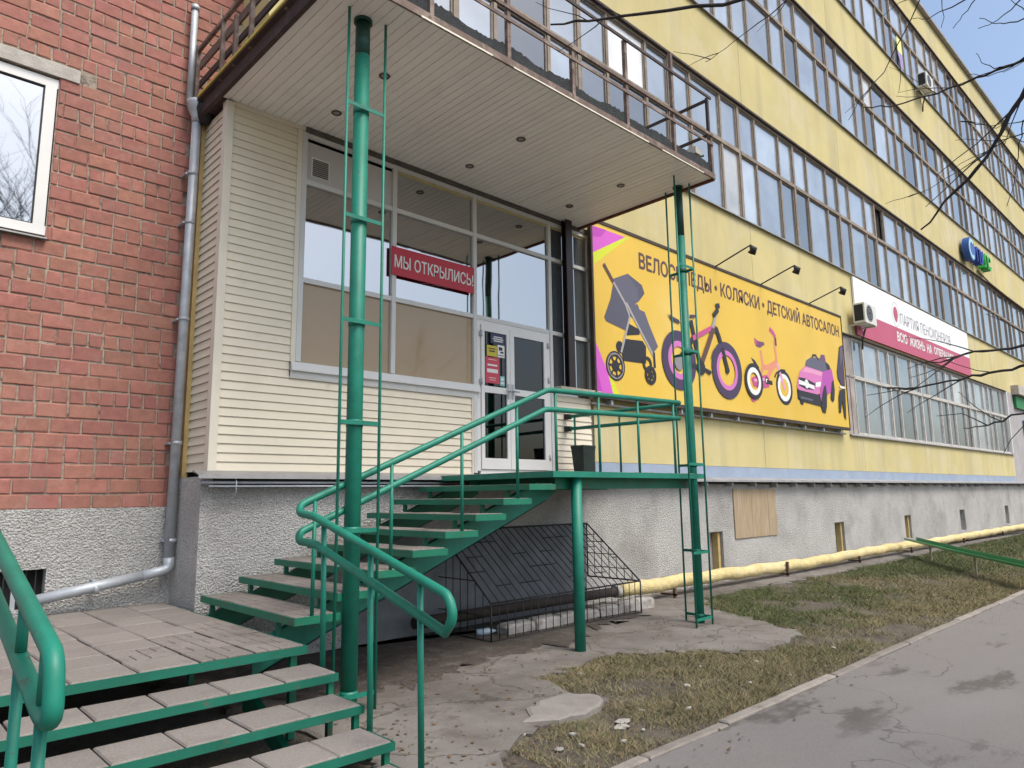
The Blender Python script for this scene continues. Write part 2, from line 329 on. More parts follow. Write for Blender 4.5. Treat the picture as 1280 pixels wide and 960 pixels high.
for r in range(rows):
    z = 1.66+r*.153; head = (r % 4 == 3); pitch = .143 if head else .283; x = (2.83 if z < 6.45 else UX)-(.14 if r % 2 else 0)
    if r % 2 and not head: bricks.append((x+.07, z, .128))
    while x > -3.9:
        wd = pitch*rg.uniform(.97, 1.03); c = x-wd/2
        if rg.random() < .05 and not head: wd = .143; c = x-wd/2
        if not (c+wd/2 > WX0-.01 and c-wd/2 < WX1+.0 and z+.14 > WZ0 and z < WZ1+.14):
            if not (c-wd/2 < 1.55 and c+wd/2 > WX0-.2 and 6.16 < z < 6.36): bricks.append((c, z, wd-.016))
        elif c+wd/2 > WX1+.03 and c-wd/2 < WX1 and z+.14 < 6.3:      # cut brick beside the window
            bricks.append(((c+wd/2+WX1)/2+.004, z, c+wd/2-WX1-.008))
        x -= wd
def brick_geo(mb, w_, h, ox=0, oy=0, oz=0, sd=0):
    r_ = random.Random(sd); n = len(mb.v); j = lambda a: r_.uniform(-a, a); hw = w_/2; e = .007
    for yy, o, jj in ((.05, 0, 0), (.009, 0, .007), (0, e, .005)):
        for sx, sz in ((-1, 0), (1, 0), (1, 1), (-1, 1)):
            mb.v.append((ox+sx*(hw-o)+j(jj), oy+yy+j(jj*.6), oz+(o if sz == 0 else h-o)+j(jj)))
    for lay in (0, 4):
        for i in range(4): k = (i+1) % 4; mb.face([n+lay+i, n+lay+k, n+lay+4+k, n+lay+4+i])
    mb.face([n+8, n+9, n+10, n+11])
vis = [q for q in bricks if in_view((q[0], BY, q[1]+.07), 12)]; vis.sort(key=lambda q: -q[2]/((Vector((q[0], BY, q[1]))-CAMP).length))
vis = vis[:298]; vset = set(vis); cache = {}
b = MB()
for i, q in enumerate(bricks):
    dy = rg.uniform(-.004, .004)
    if q in vset:
        key = (round(q[2]/.012), i % 5)
        if key not in cache:
            mm = MB(); brick_geo(mm, q[2], .137, sd=hash(key) % 999); o = mm.build('brick', BRICK, brickb); cache[key] = o.data
        else: o = link('brick', cache[key], brickb)
        o.location = (q[0], BY+dy, q[1]+rg.uniform(-.003, .003)); o.rotation_euler = (0, rg.uniform(-.008, .008), rg.uniform(-.01, .01))
    else: brick_geo(b, q[2], .137, q[0], BY+dy, q[1], sd=i % 50)
b.build('brick_field', BRICK, brickb, kind='stuff')
# plinth of the brick building with its small basement window
b = MB(); holed(b, -4, 2.84, 0, 1.655, [(1.12, 1.62, .70, 1.08)], BY-.03, .2); b.poly([(-4, BY-.03, 1.655), (2.84, BY-.03, 1.655), (2.84, BY+.05, 1.665), (-4, BY+.05, 1.665)])
b.build('plinth', ROUGH, brickb)
b = MB(); b.box(1.12, 1.62, BY+.1, BY+.12, .70, 1.08, 0); b.box(1.36, 1.40, BY+.06, BY+.1, .70, 1.08, 1)
for x in (1.2, 1.28, 1.46, 1.54): b.box(x, x+.012, BY+.02, BY+.032, .70, 1.08, 2)
b.build('basement_window', [DARK, GALV, DARKSTEEL], brickb)
b = MB(); b.bev(-.4, 1.545, BY-.018, BY+.1, 6.225, 6.375, .01); b.build('lintel', LINTEL, brickb)
win = MB()
for x0, x1, z0, z1 in ((WX0, WX1, 4.46, 4.56), (WX0, WX1, 6.10, 6.2), (WX0, WX0+.1, 4.56, 6.10), (WX1-.115, WX1-.012, 4.56, 6.10), (.55, .66, 4.56, 6.10)): win.box(x0, x1, BY+.02, BY+.09, z0, z1)
wo = win.build('window', PVC, brickb)
for x0, x1 in ((WX0+.1, .55), (.66, WX1-.115)):
    b = MB(); b.box(x0, x1, BY+.05, BY+.06, 4.56, 6.10); b.build('pane', GLASS_B, wo)
    b = MB()
    for q in ((x0, x0+.014, 4.56, 6.1), (x1-.014, x1, 4.56, 6.1), (x0+.014, x1-.014, 4.56, 4.574), (x0+.014, x1-.014, 6.086, 6.1)): b.box(q[0], q[1], BY+.035, BY+.05, q[2], q[3])
    b.build('gasket', DARKSTEEL, wo)
b = MB(); b.prism([(BY+.03, 4.445), (BY-.06, 4.415), (BY-.06, 4.40), (BY+.03, 4.42)], WX0-.03, WX1+.01, 'X'); b.build('sill', TIN, wo)
reloc(brickb)

# ================================================================== long yellow building
FY = 7.6
bld = thing('office_building', 'long yellow four storey building with ribbon windows', 'building', (20, FY, 0))
joints = [3.3, 3.5, 9.24, 14.98, 20.72, 26.46, 32.2, 37.94, 43.68, 49.42, 55.2]
SILLS = [3.26, 7.97, 12.68, 17.25]; WH = 2.84; TR = 1.66; HS = [2.78, 2.91, 2.78, 2.88]; SCZ = [h/WH for h in HS]
bands = [(2.26, 3.26, 9.12), (6.05, 7.97, 3.3), (10.89, 12.68, 3.3), (15.47, 17.25, 3.3), (20.14, 21.42, 3.3)]
for z0, z1, xs0 in bands:
    J = sorted({xs0, *[j for j in joints if j > xs0+.2]})
    for i in range(len(J)-1):
        x0, x1 = J[i], J[i+1]
        if z0 < 3 and x0 > 37.5: continue
        b = MB(); g = .006
        b.box(x0+g, x1-g, FY, FY+.3, z0+.002, z1-.002); b.build('wall_panel', YELLOW, bld)
b = MB(); b.box(3.32, 55.2, FY+.02, FY+.28, 6.08, 7.95); b.box(3.32, 55.2, FY+.02, FY+.28, 10.92, 12.65); b.box(3.32, 55.2, FY+.02, FY+.28, 15.5, 17.22); b.box(9.15, 37.9, FY+.02, FY+.28, 2.0, 3.24); b.build('joint_filler', mat('joint_dark', (.16, .13, .08), .9), bld)
b = MB()
for x0, x1 in ((9.12, 14.977), (14.983, 19.78)): b.box(x0, x1, FY+.003, FY+.3, 3.262, 6.058)
b.build('infill_wall', YELLOW, bld)
b = MB(); b.box(9.12, 37.9, FY-.004, FY+.018, 2.03, 2.257); b.build('blue_band', BLUEB, bld)
b = MB(); b.box(2.84, 55.4, FY-.16, FY+12, 21.42, 21.56); b.build('roof_edge', TIN, bld)
b = MB(); b.box(3.36, 55.1, FY+.5, FY+12, 6.35, 21.40); b.box(9.3, 55.1, FY+.5, FY+12, 0, 6.34); b.build('building_core', DARK, bld)
# plinth with openings
holes = [(12.5, 13.0, .05, .97), (18.36, 18.95, .05, .95), (23.4, 23.95, .3, .98), (29.0, 29.6, .3, 1.02), (35.3, 35.9, .3, 1.04)]
b = MB(); holed(b, 2.78, 55, 0, 1.97, holes, FY, .22); b.poly([(2.78, FY, 0), (2.78, BY, 0), (2.78, BY, 1.97), (2.78, FY, 1.97)])
for h in holes: b.box(h[0], h[1], FY+.2, FY+.24, h[2], h[3], 1)
b.build('plinth', [ROUGH2, mat('hatch_grey', (.33, .32, .32), .9, var=(6, .25))], bld)
for h in holes[:3]:
    b = MB(); b.box(h[1]-.1, h[1]-.02, FY+.06, FY+.19, h[2], h[3]-.02); b.build('hatch_post', TANTRIM, bld)
# tin ledge over the plinth, in lengths
x = 2.68
while x < 52:
    x1 = min(x+1.95, 52)
    b = MB(); b.prism([(FY-.005, 2.035), (FY-.185, 1.985), (FY-.19, 1.945), (FY-.182, 1.945), (FY-.177, 1.978), (FY-.005, 2.02)], x+.004, x1-.004, 'X'); b.build('ledge_sheet', TIN, bld); x = x1
for i, x in enumerate(np.arange(9.4, 38, .95)):
    b = MB(); b.box(x, x+.02, FY-.17, FY-.002, 1.85+random.uniform(-.03, .02), 1.93); b.build('ledge_bracket', TIN, bld)
b = MB(); b.box(9.1, 52, FY-.03, FY-.002, 1.90, 1.975); b.box(2.9, 9.1, FY-.03, FY-.002, 1.86, 1.975); b.build('ledge_shadow_strip', mat('ledge_shadow_dark', (.05, .048, .05), .9, var=(5., .4)), bld)  # dark strip that paints in the shadow line under the ledge
# ribbon windows: one module 2.87 wide = narrow, wide, narrow over a transom
MW = 2.87; CUT = [0, .81, 2.06, MW]
def frame_mesh(mi_mat, name):
    b = MB(); T = .055
    b.box(0, .05, 0, .11, 0, WH); b.box(MW-.05, MW, 0, .11, 0, WH)
    b.box(.05, MW-.05, .0, .10, 0, .05); b.box(.05, MW-.05, .0, .10, WH-.06, WH); b.box(.05, MW-.05, -.012, .10, TR-.045, TR+.045)
    for c in CUT[1:3]:
        b.box(c-.035, c+.035, .004, .10, .05, TR-.045); b.box(c-.035, c+.035, .004, .10, TR+.045, WH-.06)
    for i in range(3):
        x0 = CUT[i]+(.05 if i == 0 else .035); x1 = CUT[i+1]-(.05 if i == 2 else .035)
        for z0, z1 in ((.05, TR-.045), (TR+.045, WH-.06)):
            for q in ((x0, x0+.03, z0, z1), (x1-.03, x1, z0, z1), (x0+.03, x1-.03, z0, z0+.03), (x0+.03, x1-.03, z1-.03, z1)): b.box(q[0], q[1], .03, .08, q[2], q[3], 1)
    me_o = b.build(name, mi_mat); me = me_o.data; bpy.data.objects.remove(me_o); return me
FLIGHT = mat('sash_light', (.26, .215, .175), .8, var=(6., .25), rnd=.2, patch=((.1, .075, .06), 7., .55, .65, .7))
FM = {0: frame_mesh([FRAMEW, FRAMEW], 'window_g'), 1: frame_mesh([FRAMEB, FLIGHT], 'window_u')}
pane_me = {}
def pane_mesh(i, row, ground, var):
    k = (i, row, ground, var)
    if k not in pane_me:
        x0 = CUT[i]+.065; x1 = CUT[i+1]-.065; z0, z1 = ((.08, TR-.075), (TR+.075, WH-.09))[row]
        b = MB(); b.box(x0, x1, .052, .060, z0, z1); o = b.build('pane', (PANE_G, PANE_W, PANE_K)[var] if ground else (PANE, PANE_W, PANE_K)[var]); pane_me[k] = o.data; bpy.data.objects.remove(o)
    return pane_me[k]
prg = random.Random(4)
for fl, z0 in enumerate(SILLS):
    k = 0 if fl == 0 else -6
    while True:
        x0 = 20.56+k*MW; k += 1
        if fl == 0 and x0 > 37: break
        if x0 > 54: break
        wobj = link('window', FM[0 if fl == 0 else 1], bld, (x0, FY+.035, z0)); wobj.scale = (1, 1, SCZ[fl])
        far = x0 > (30 if fl < 2 else 34)
        if not far:
            for i in range(3):
                for row in (0, 1):
                    op = (fl == 1 and abs(x0-23.43) < .1 and i == 0 and row == 1)
                    if op: continue
                    link('pane', pane_mesh(i, row, fl == 0, prg.choices((0, 1, 2), (.78, .07, .15) if fl else (.6, .1, .3))[0]), wobj)
        else:
            b = MB()
            for i in range(3):
                for q0, q1 in ((.08, TR-.075), (TR+.075, WH-.09)): b.box(CUT[i]+.065, CUT[i+1]-.065, .052, .06, q0, q1)
            b.build('panes', PANE_G if fl == 0 else PANE, wobj)
    b = MB(); b.box(3.34 if fl else 19.8, 54 if fl else 37.8, FY+.165, FY+.18, z0, z0+HS[fl]); b.build('window_back', DARK, bld)
    if fl == 0:
        b = MB(); b.box(19.80, 20.54, FY+.04, FY+.14, z0, z0+HS[0]); b.box(20.19, 20.235, FY+.02, FY+.04, z0, z0+TR); b.box(19.80, 20.54, FY+.02, FY+.04, z0+TR-.045, z0+TR+.045)
        b.build('blank_panel', [mat('asbestos_panel', (.33, .29, .27), .9, var=(2., .25), patch=((.2, .15, .12), 2.5, .5, .7, .7))], bld)
        b = MB(); b.box(37.79, 37.9, FY-.03, FY+.1, z0, z0+HS[0]); b.build('end_frame', PVC, bld)
    b = MB(); b.prism([(FY+.03, z0+.012), (FY-.07, z0-.03), (FY-.07, z0-.055), (FY+.03, z0-.01)], 3.34 if fl else 19.8, 54 if fl else 37.9, 'X'); b.build('sill', TIN, bld)
b = MB()
for z0, hh in zip(SILLS[1:], HS[1:]): b.box(3.34, 54, FY-.03, FY+.03, z0+hh-.005, z0+hh+.045)
b.box(19.8, 37.9, FY-.03, FY+.03, SILLS[0]+HS[0]-.005, SILLS[0]+HS[0]+.03); b.build('head_flashing', FASC, bld)
# far entrance beyond the windows
b = MB(); b.box(37.94, 55, FY, FY+.3, 2.0, 6.05); b.build('entrance_wall', mat('grey_render', (.36, .34, .34), .9, var=(2., .15)), bld)
b = MB(); b.box(38.9, 44, FY-.3, FY, 6.0, 6.42); b.build('entrance_canopy', LINTEL, bld)
b = MB(); b.box(39.1, 44, FY-.12, FY-.02, 5.4, 5.95); b.build('entrance_sign', mat('sign_green', (.02, .2, .06), .6), bld)
b = MB(); b.box(40.4, 44, FY-.09, FY-.02, 2.3, 4.9); b.build('entrance_poster', mat('poster_blue', (.03, .17, .5), .6, var=(3., .5)), bld)
b = MB(); b.box(3.28, 3.335, FY+.001, BY+.1, 6.45, 21.4); b.build('end_wall', YELLOW, bld)
reloc(bld)
# poster sheets behind a top floor window
b = MB(); b.box(27.55, 28.05, FY+.02, FY+.026, 18.1, 18.7, 0); b.box(27.55, 28.05, FY+.02, FY+.026, 17.5, 18.09, 1)
tag(b.build('window_poster', [mat('poster_yellow', (.75, .75, .25), .6), mat('poster_violet', (.33, .27, .5), .6)]), 'yellow and violet poster taped to a top floor window', 'poster')

# ================================================================== shopfront under the canopy
shop = thing('shopfront', 'cream siding shopfront with aluminium glazing and white double door', 'shopfront', (5.9, FY, 2.0))
PR = .097
def plank(y, z): return [(y+.004, z), (y-.016, z), (y-.016, z+.006), (y-.002, z+PR-.012), (y-.002, z+PR-.003), (y+.004, z+PR-.003)]
def sid_rows(x0, x1, z0, z1):
    n = round((z1-z0)/PR); h = (z1-z0)/n; me = None
    for i in range(n):
        if me is None:
            b = MB(); b.prism(plank(FY, 0), x0, x1, 'X'); o = b.build('siding_plank', SIDING, shop); me = o.data
        else: o = link('siding_plank', me, shop)
        o.location = (0, random.uniform(-.001, .001), z0+i*h)
sid_rows(2.92, 6.45, 2.03, 3.10); sid_rows(2.92, 3.72, 3.10, 6.17); sid_rows(8.14, 9.04, 2.03, 3.30)
n = 43; me = None
for i in range(n):       # the narrow return towards the brick wall
    if me is None:
        b = MB(); b.prism([(2.84-.004+.02, 0), (2.84-.016+.02, 0), (2.84-.016+.02, .006), (2.84-.002+.02, PR-.012), (2.86, PR-.003)], FY+.06, 8.24, 'Y'); o = b.build('siding_plank', SIDING, shop); me = o.data
    else: o = link('siding_plank', me, shop)
    o.location = (0, 0, 2.03+i*(6.17-2.03)/n)
b = MB(); b.box(2.826, 2.915, FY-.028, FY+.003, 2.03, 6.20); b.box(2.826, 2.85, FY+.003, FY+.075, 2.03, 6.20); b.build('corner_trim', SIDTRIM, shop)
b = MB(); b.box(3.70, 3.757, FY-.03, FY+.05, 3.12, 6.16); b.build('edge_trim', SIDTRIM, shop)
b = MB(); b.box(6.44, 6.466, FY-.028, FY+.05, 2.03, 3.10); b.build('edge_trim', SIDTRIM, shop)
b = MB(); b.box(2.80, 2.86, 8.24, 8.30, 1.85, 6.2); b.build('edge_board', TANTRIM, shop)
b = MB(); b.box(2.916, 3.80, FY-.024, FY+.05, 6.165, 6.219); b.build('top_trim', SIDTRIM, shop)
b = MB(); b.prism([(FY+.02, 3.30), (FY-.05, 3.29), (FY-.075, 3.20), (FY-.075, 3.185), (FY-.045, 3.185), (FY-.03, 3.10), (FY+.02, 3.10)], 3.70, 6.56, 'X'); b.build('window_sill', ALU, shop)
b = MB(); b.prism([(FY+.02, 3.42), (FY-.19, 3.415), (FY-.19, 3.37), (FY+.02, 3.35)], 8.13, 9.12, 'X'); b.build('window_sill', mat('worn_sill', (.46, .40, .32), .8, var=(9., .25)), shop)
b = MB(); b.box(2.92, 9.12, FY+.03, FY+.08, 2.03, 3.10); b.box(2.92, 3.79, FY+.03, FY+.08, 3.1, 6.2); b.build('backing', ROOM, shop)
# aluminium frame: mullions and transoms
MX = [3.79, 5.10, 6.50, 8.09, 9.06]; MZ = [3.30, 4.29, 5.52, 6.12]
F0, F1 = FY-.036, FY+.05
for x in MX:
    z0 = 3.30 if x < 6 or x > 9 else (3.30 if x < 6.6 else 2.05)
    b = MB(); b.box(x-.032, x+.032, F0, F1, 2.05 if x in (6.50, 8.09) else 3.30, 6.15); b.build('mullion', ALU, shop)
for i in range(4):
    for z in (4.29, 5.52, 6.12):
        b = MB(); b.box(MX[i]+.033, MX[i+1]-.033, F0+.004, F1, z-.03, z+.03); b.build('transom', ALU, shop)
b = MB(); b.box(3.8, 9.1, FY-.05, FY+.06, 6.152, 6.235); b.build('head_channel', mat('head_dark', (.10, .09, .08), .8, var=(6, .3)), shop)
for i in range(4):
    for j, (z0, z1) in enumerate(((3.30, 4.26), (4.32, 5.49), (5.55, 6.09))):
        if i == 2 and j == 0: continue
        if i == 0 and j == 2:
            b = MB(); b.box(MX[0]+.033, MX[1]-.033, FY, FY+.02, z0, z1); b.build('blank_panel', mat('white_panel', (.50, .48, .48), .5), shop); continue
        b = MB(); b.box(MX[i]+.033, MX[i+1]-.033, FY+.004, FY+.012, z0, z1)
        b.build('pane', (GLASS_L if j == 0 else GLASS_U) if i < 3 else GLASS_S, shop)
b = MB(); b.box(3.89, 4.135, FY-.012, FY, 5.615, 5.865, 1)
for k in range(9): b.prism([(FY-.012, 5.635+k*.025), (FY-.024, 5.628+k*.025), (FY-.012, 5.65+k*.025)], 3.905, 4.12, 'X', 0)
b.build('vent_grille', [mat('vent_grey', (.12, .11, .11), .6), PVC], shop)
# inside: room with lit ceiling tubes
b = MB(); X0, X1, Y0, Y1, Z0, Z1 = 2.95, 9.1, FY+.09, 11.2, 2.04, 6.22
b.poly([(X0, Y1, Z0), (X1, Y1, Z0), (X1, Y1, Z1), (X0, Y1, Z1)]); b.poly([(X0, Y0, Z0), (X0, Y1, Z0), (X0, Y1, Z1), (X0, Y0, Z1)]); b.poly([(X1, Y0, Z0), (X1, Y1, Z0), (X1, Y1, Z1), (X1, Y0, Z1)])
b.poly([(X0, Y0, Z0), (X1, Y0, Z0), (X1, Y1, Z0), (X0, Y1, Z0)]); b.poly([(X0, Y0, Z1), (X1, Y0, Z1), (X1, Y1, Z1), (X0, Y1, Z1)])
b.build('room', ROOM, shop)
LIT = bpy.data.materials.new('lit_tube'); LIT.use_nodes = True; e = LIT.node_tree.nodes['Principled BSDF']; e.inputs['Emission Color'].default_value = (1, .97, .9, 1); e.inputs['Emission Strength'].default_value = 5
for k in range(3):
    b = MB(); b.box(7.0, 8.2, 9.0+k*.22, 9.07+k*.22, 5.35, 5.4); b.build('ceiling_tube', LIT, shop)
# double door
FZ0, FZ1 = 2.08, 4.26
b = MB()
b.box(6.534, 6.60, FY-.025, FY+.05, 2.08, 4.26); b.box(7.99, 8.055, FY-.025, FY+.05, 2.08, 4.26); b.box(6.60, 7.99, FY-.025, FY+.05, 4.19, 4.258); b.box(6.60, 7.99, FY-.02, FY+.06, 2.0, 2.10)
b.build('door_frame', PVC, shop)
STK = {}
for nm, x0, x1, pw in (('l', 6.605, 7.165, .06), ('r', 7.172, 7.985, .085)):
    b = MB()
    for q in ((x0, x0+pw, 2.105, 4.185), (x1-pw, x1, 2.105, 4.185), (x0+pw, x1-pw, 2.105, 2.26), (x0+pw, x1-pw, 4.10, 4.185), (x0+pw, x1-pw, 3.20, 3.295)): b.box(q[0], q[1], FY-.045, FY+.01, q[2], q[3])
    d = b.build('door', PVC, shop)
    for z0, z1 in ((2.26, 3.20), (3.295, 4.10)):
        b = MB(); b.box(x0+pw, x1-pw, FY-.02, FY-.012, z0, z1); b.build('pane', GLASS_D, d)
    hx = x1-.035 if nm == 'l' else x0+.04
    b = MB(); b.box(hx-.018, hx+.018, FY-.06, FY-.045, 3.14, 3.36); b.tube([(hx, FY-.05, 3.25), (hx, FY-.10, 3.25), (hx-.09 if nm == 'l' else hx+.09, FY-.10, 3.25)], .011, 8); b.build('handle', GALV, d)
    xh = x0-.012 if nm == 'l' else x1+.004
    for z in ((2.3, 3.5, 4.05) if nm == 'r' else (3.35, 4.05)):
        b = MB(); b.tube([(xh+.004, FY-.052, z-.045), (xh+.004, FY-.052, z+.045)], .014, 8); b.box(xh-.02, xh+.028, FY-.05, FY-.04, z-.03, z+.03); b.build('hinge', GALV, d)
    STK[nm] = d
SW = mat('print_white', (.75, .75, .73), .5); SRED = mat('sticker_red', (.55, .055, .09), .5); SNAVY = mat('sticker_navy', (.03, .035, .09), .5); SYEL = mat('sticker_yellow', (.55, .45, .03), .5); SGR = mat('sticker_teal', (.2, .42, .40), .5); INK = mat('print_ink', (.015, .013, .018), .5)
yd = FY-.024
def sticker(nm, q, material, bits=()):
    b = MB(); b.box(q[0], q[1], yd-.002, yd, q[2], q[3], 0)
    ms = [material]
    for (x0, x1, z0, z1, mm) in bits:
        if mm not in ms: ms.append(mm)
        b.box(x0, x1, yd-.0045, yd-.002, z0, z1, ms.index(mm))
    return b.build('sticker', ms, STK['l'])
sticker('a', (6.80, 7.085, 3.94, 4.095), SNAVY, [(6.86, 7.03, 4.035, 4.05, SW), (6.84, 7.05, 4.005, 4.02, SW), (6.86, 7.04, 3.975, 3.99, SW)])
sticker('b', (6.725, 6.925, 3.745, 3.905), SYEL, [(6.76, 6.89, 3.85, 3.865, INK), (6.77, 6.88, 3.81, 3.83, INK)])
sticker('c', (6.935, 7.075, 3.745, 3.93), SW, [(6.96, 7.03, 3.85, 3.90, INK), (6.99, 7.05, 3.81, 3.835, INK), (6.95, 7.06, 3.77, 3.78, INK)])
sticker('d', (6.695, 6.965, 3.345, 3.73), SRED, [(6.725, 6.935, 3.50, 3.555, SW), (6.735, 6.925, 3.60, 3.625, SW), (6.75, 6.91, 3.69, 3.698, SW), (6.76, 6.90, 3.42, 3.428, SW), (6.77, 6.89, 3.39, 3.396, SW)])
sticker('e', (6.975, 7.075, 3.32, 3.47), SGR, [(6.99, 7.06, 3.35, 3.38, SW), (7.0, 7.05, 3.40, 3.45, SW)])
reloc(shop)
b = MB()
for q in ((8.35, 8.50, 7.43, 7.442), (8.35, 8.50, 7.52, 7.532), (8.42, 8.432, 7.442, 7.52)): b.prism([(q[0], q[2]), (q[1], q[2]), (q[1], q[3]), (q[0], q[3])], 3.42, 6.22, 'Z')
tag(b.build('steel_post', mat('brown_black_paint', (.022, .012, .011), .55, var=(4., .3))), 'dark brown steel post in front of the glazing right of the door', 'post')
# red banner
rb = thing('banner', 'red banner with white lettering hung across the shop glazing', 'banner', (5.75, FY-.06, 4.61))
b = MB(); b.box(5.045, 6.455, FY-.062, FY-.045, 4.61, 4.995); b.build('panel', mat('banner_red', (.50, .022, .045), .5, var=(3., .06)), rb)
lettering('lettering', 'МЫ ОТКРЫЛИСЬ!', SW, 5.085, 6.435, 4.715, 4.885, FY-.066, rb, .003)
reloc(rb)
# service conduit under the ledge
b = MB(); b.tube([(2.74, 7.47, 1.905), (6.2, 7.47, 1.905)], .016, 8); b.tube([(2.8, 7.44, 1.865), (6.2, 7.44, 1.865)], .011, 6)
b.tube([(3.08, 7.45, 1.95), (3.08, 7.43, 1.90), (3.09, 7.45, 1.80), (3.06, 7.5, 1.77)], .008, 6)
tag(b.build('conduit', GALV), 'thin grey conduit running under the tin ledge below the siding', 'conduit')

# ================================================================== canopy
can = thing('canopy', 'flat entrance canopy with cream slatted soffit and rusty railing', 'canopy', (5.8, 6.3, 6.22))
CX0, CX1, CY0, CY1, CZ = 2.74, 8.83, 4.97, 7.60, 6.22
ns = 61; sw = (CX1-CX0-.06)/ns; me = None
for i in range(ns):
    if me is None:
        b = MB(); b.prism([(.004, 0), (sw-.006, 0), (sw-.006, .012), (sw, .012), (sw, .02), (0, .02), (0, .012), (.004, .008)], CY0+.03, CY1-.005, 'Y'); o = b.build('soffit_strip', SOFFIT, can); me = o.data
    else: o = link('soffit_strip', me, can)
    o.location = (CX0+.03+i*sw, 0, CZ+random.uniform(-.002, .002))
b = MB(); b.box(CX0+.02, CX1-.02, CY0+.03, 8.3, CZ+.03, CZ+.2); b.build('roof_slab', FELT, can)
b = MB(); b.box(CX0+.0, CX0+.3, 7.62, 8.32, CZ+.0, CZ+.028); b.build('slab_return', FASC, can)
b = MB(); b.prism([(CX0+.028, CZ-.035), (CX0+.028, CZ+.17), (CX0-.012, CZ+.17), (CX0-.06, CZ+.15), (CX0-.06, CZ+.14), (CX0-.012, CZ+.13), (CX0-.012, CZ-.02)], CY0, 8.35, 'Y'); b.build('side_fascia', FASC, can)
b = MB(); b.box(CX0-.065, CX0-.02, 5.2, 8.1, CZ+.172, CZ+.195); b.build('edge_strip', mat('yellow_strip', (.62, .52, .10), .6, var=(3., .15)), can)
b = MB(); b.box(CX1-.03, CX1+.01, CY0, CY1-.02, CZ-.035, CZ+.05); b.build('side_fascia', mat('red_oxide', (.13, .035, .02), .7, var=(6., .35)), can)
b = MB(); b.box(CX0, CX1, CY0-.02, CY0+.0, CZ-.02, CZ+.06); b.build('front_angle', RUST, can)
b = MB(); b.box(3.6, 4.5, CY0-.028, CY0-.021, CZ-.03, CZ-.012); b.box(4.8, 7.2, CY0-.028, CY0-.021, CZ-.03, CZ-.014); b.box(7.5, 8.5, CY0-.028, CY0-.021, CZ-.03, CZ-.016); b.build('drip_edge', SIDTRIM, can)
b = MB(); nx = 200
top = [CZ+.20+.035*random.random()+.02*math.sin(i*.21) for i in range(nx+1)]
for i in range(nx):
    xa = CX0+(CX1-CX0)*i/nx; xb = CX0+(CX1-CX0)*(i+1)/nx
    b.poly([(xa, CY0+.0, CZ+.062), (xb, CY0+.0, CZ+.062), (xb, CY0+.02, top[i+1]), (xa, CY0+.02, top[i])]); b.poly([(xa, CY0+.02, top[i]), (xb, CY0+.02, top[i+1]), (xb, CY0+.3, CZ+.2), (xa, CY0+.3, CZ+.2)])
b.build('felt_edge', FELT, can)
for x in (3.9, 5.95, 8.0):
    for y in (7.03, 6.02):
        b = MB(); rr = [(0, .055), (.006, .062), (.012, .058), (.012, .042), (-.01, .04)]
        for k in range(16):
            a0 = 2*math.pi*k/16; a1 = 2*math.pi*(k+1)/16
            for (h0, r0), (h1, r1) in zip(rr, rr[1:]): b.face([len(b.v)+t for t in range(4)], 0, True); b.v += [(x+r0*math.cos(a0), y+r0*math.sin(a0), CZ-h0), (x+r0*math.cos(a1), y+r0*math.sin(a1), CZ-h0), (x+r1*math.cos(a1), y+r1*math.sin(a1), CZ-h1), (x+r1*math.cos(a0), y+r1*math.sin(a0), CZ-h1)]
        s_ = b.build('spotlight', mat('lamp_ring', (.09, .075, .065), .4, metal=.6), can)
        b = MB(); b.poly([(x+.04*math.cos(2*math.pi*k/12), y+.04*math.sin(2*math.pi*k/12), CZ-.006) for k in range(12)]); b.build('lens', mat('lamp_lens', (.30, .28, .26), .3), s_)
reloc(can)
rail = thing('railing', 'rusty brown pipe railing around the top of the canopy', 'railing', (5.8, CY0, CZ+.1))
def bar(p, q, wd, material, nm, par): 
    p, q = Vector(p), Vector(q); b = MB(); b.tube([p, q], wd*.72, 4); return b.build(nm, material, par)
def post(x, y, z0, z1, wd, material, par, nm='post'):
    b = MB(); b.box(x-wd, x+wd, y-wd, y+wd, z0, z1); return b.build(nm, material, par)
yr = CY0+.035
for x, z1 in ((2.76, 7.5), (3.73, 7.44), (4.745, 7.7), (5.77, 6.87), (6.79, 7.45), (7.83, 7.74), (8.78, 6.9)): post(x, yr-.03, CZ-.0, z1, .024, RUST, rail)
for z, x0 in ((7.44, 2.74), (6.86, 2.74), (6.72, 2.74)):
    b = MB(); b.box(x0, 8.80, yr-.075 if z > 7 else yr-.07, yr-.055, z-.02, z+.02); b.build('rail', RUST if z < 7.2 else FASC, rail)
b = MB(); b.box(2.74, 8.80, yr-.005, yr+.015, 6.90, 6.93); b.build('rail', RUST, rail)
post(8.81, CY0+.04, CZ+.1, 7.48, .02, FASC, rail)
for z, ye in ((7.45, 7.56), (6.90, 7.56)):
    b = MB(); b.box(8.80, 8.83, CY0+.07, ye, z-.02, z+.02); b.build('rail', FASC, rail)
for y, z1 in ((8.27, 7.16), (7.5, 7.08), (6.72, 6.95), (7.13, 6.95), (5.9, 7.1)): post(2.72, y, CZ+.13, z1, .022, RUST, rail)
b = MB(); b.box(2.70, 2.74, 5.0, 8.32, 7.07, 7.11); b.build('rail', RUST, rail)
b = MB(); b.box(2.742, 2.765, 5.0, 8.28, 6.86, 6.97); b.build('rail', mat('rail_board', (.17, .115, .09), .85, var=(5., .3)), rail)
b = MB(); b.box(2.742, 2.765, 5.0, 8.3, 6.62, 6.70); b.build('rail', FASC, rail)
reloc(rail)
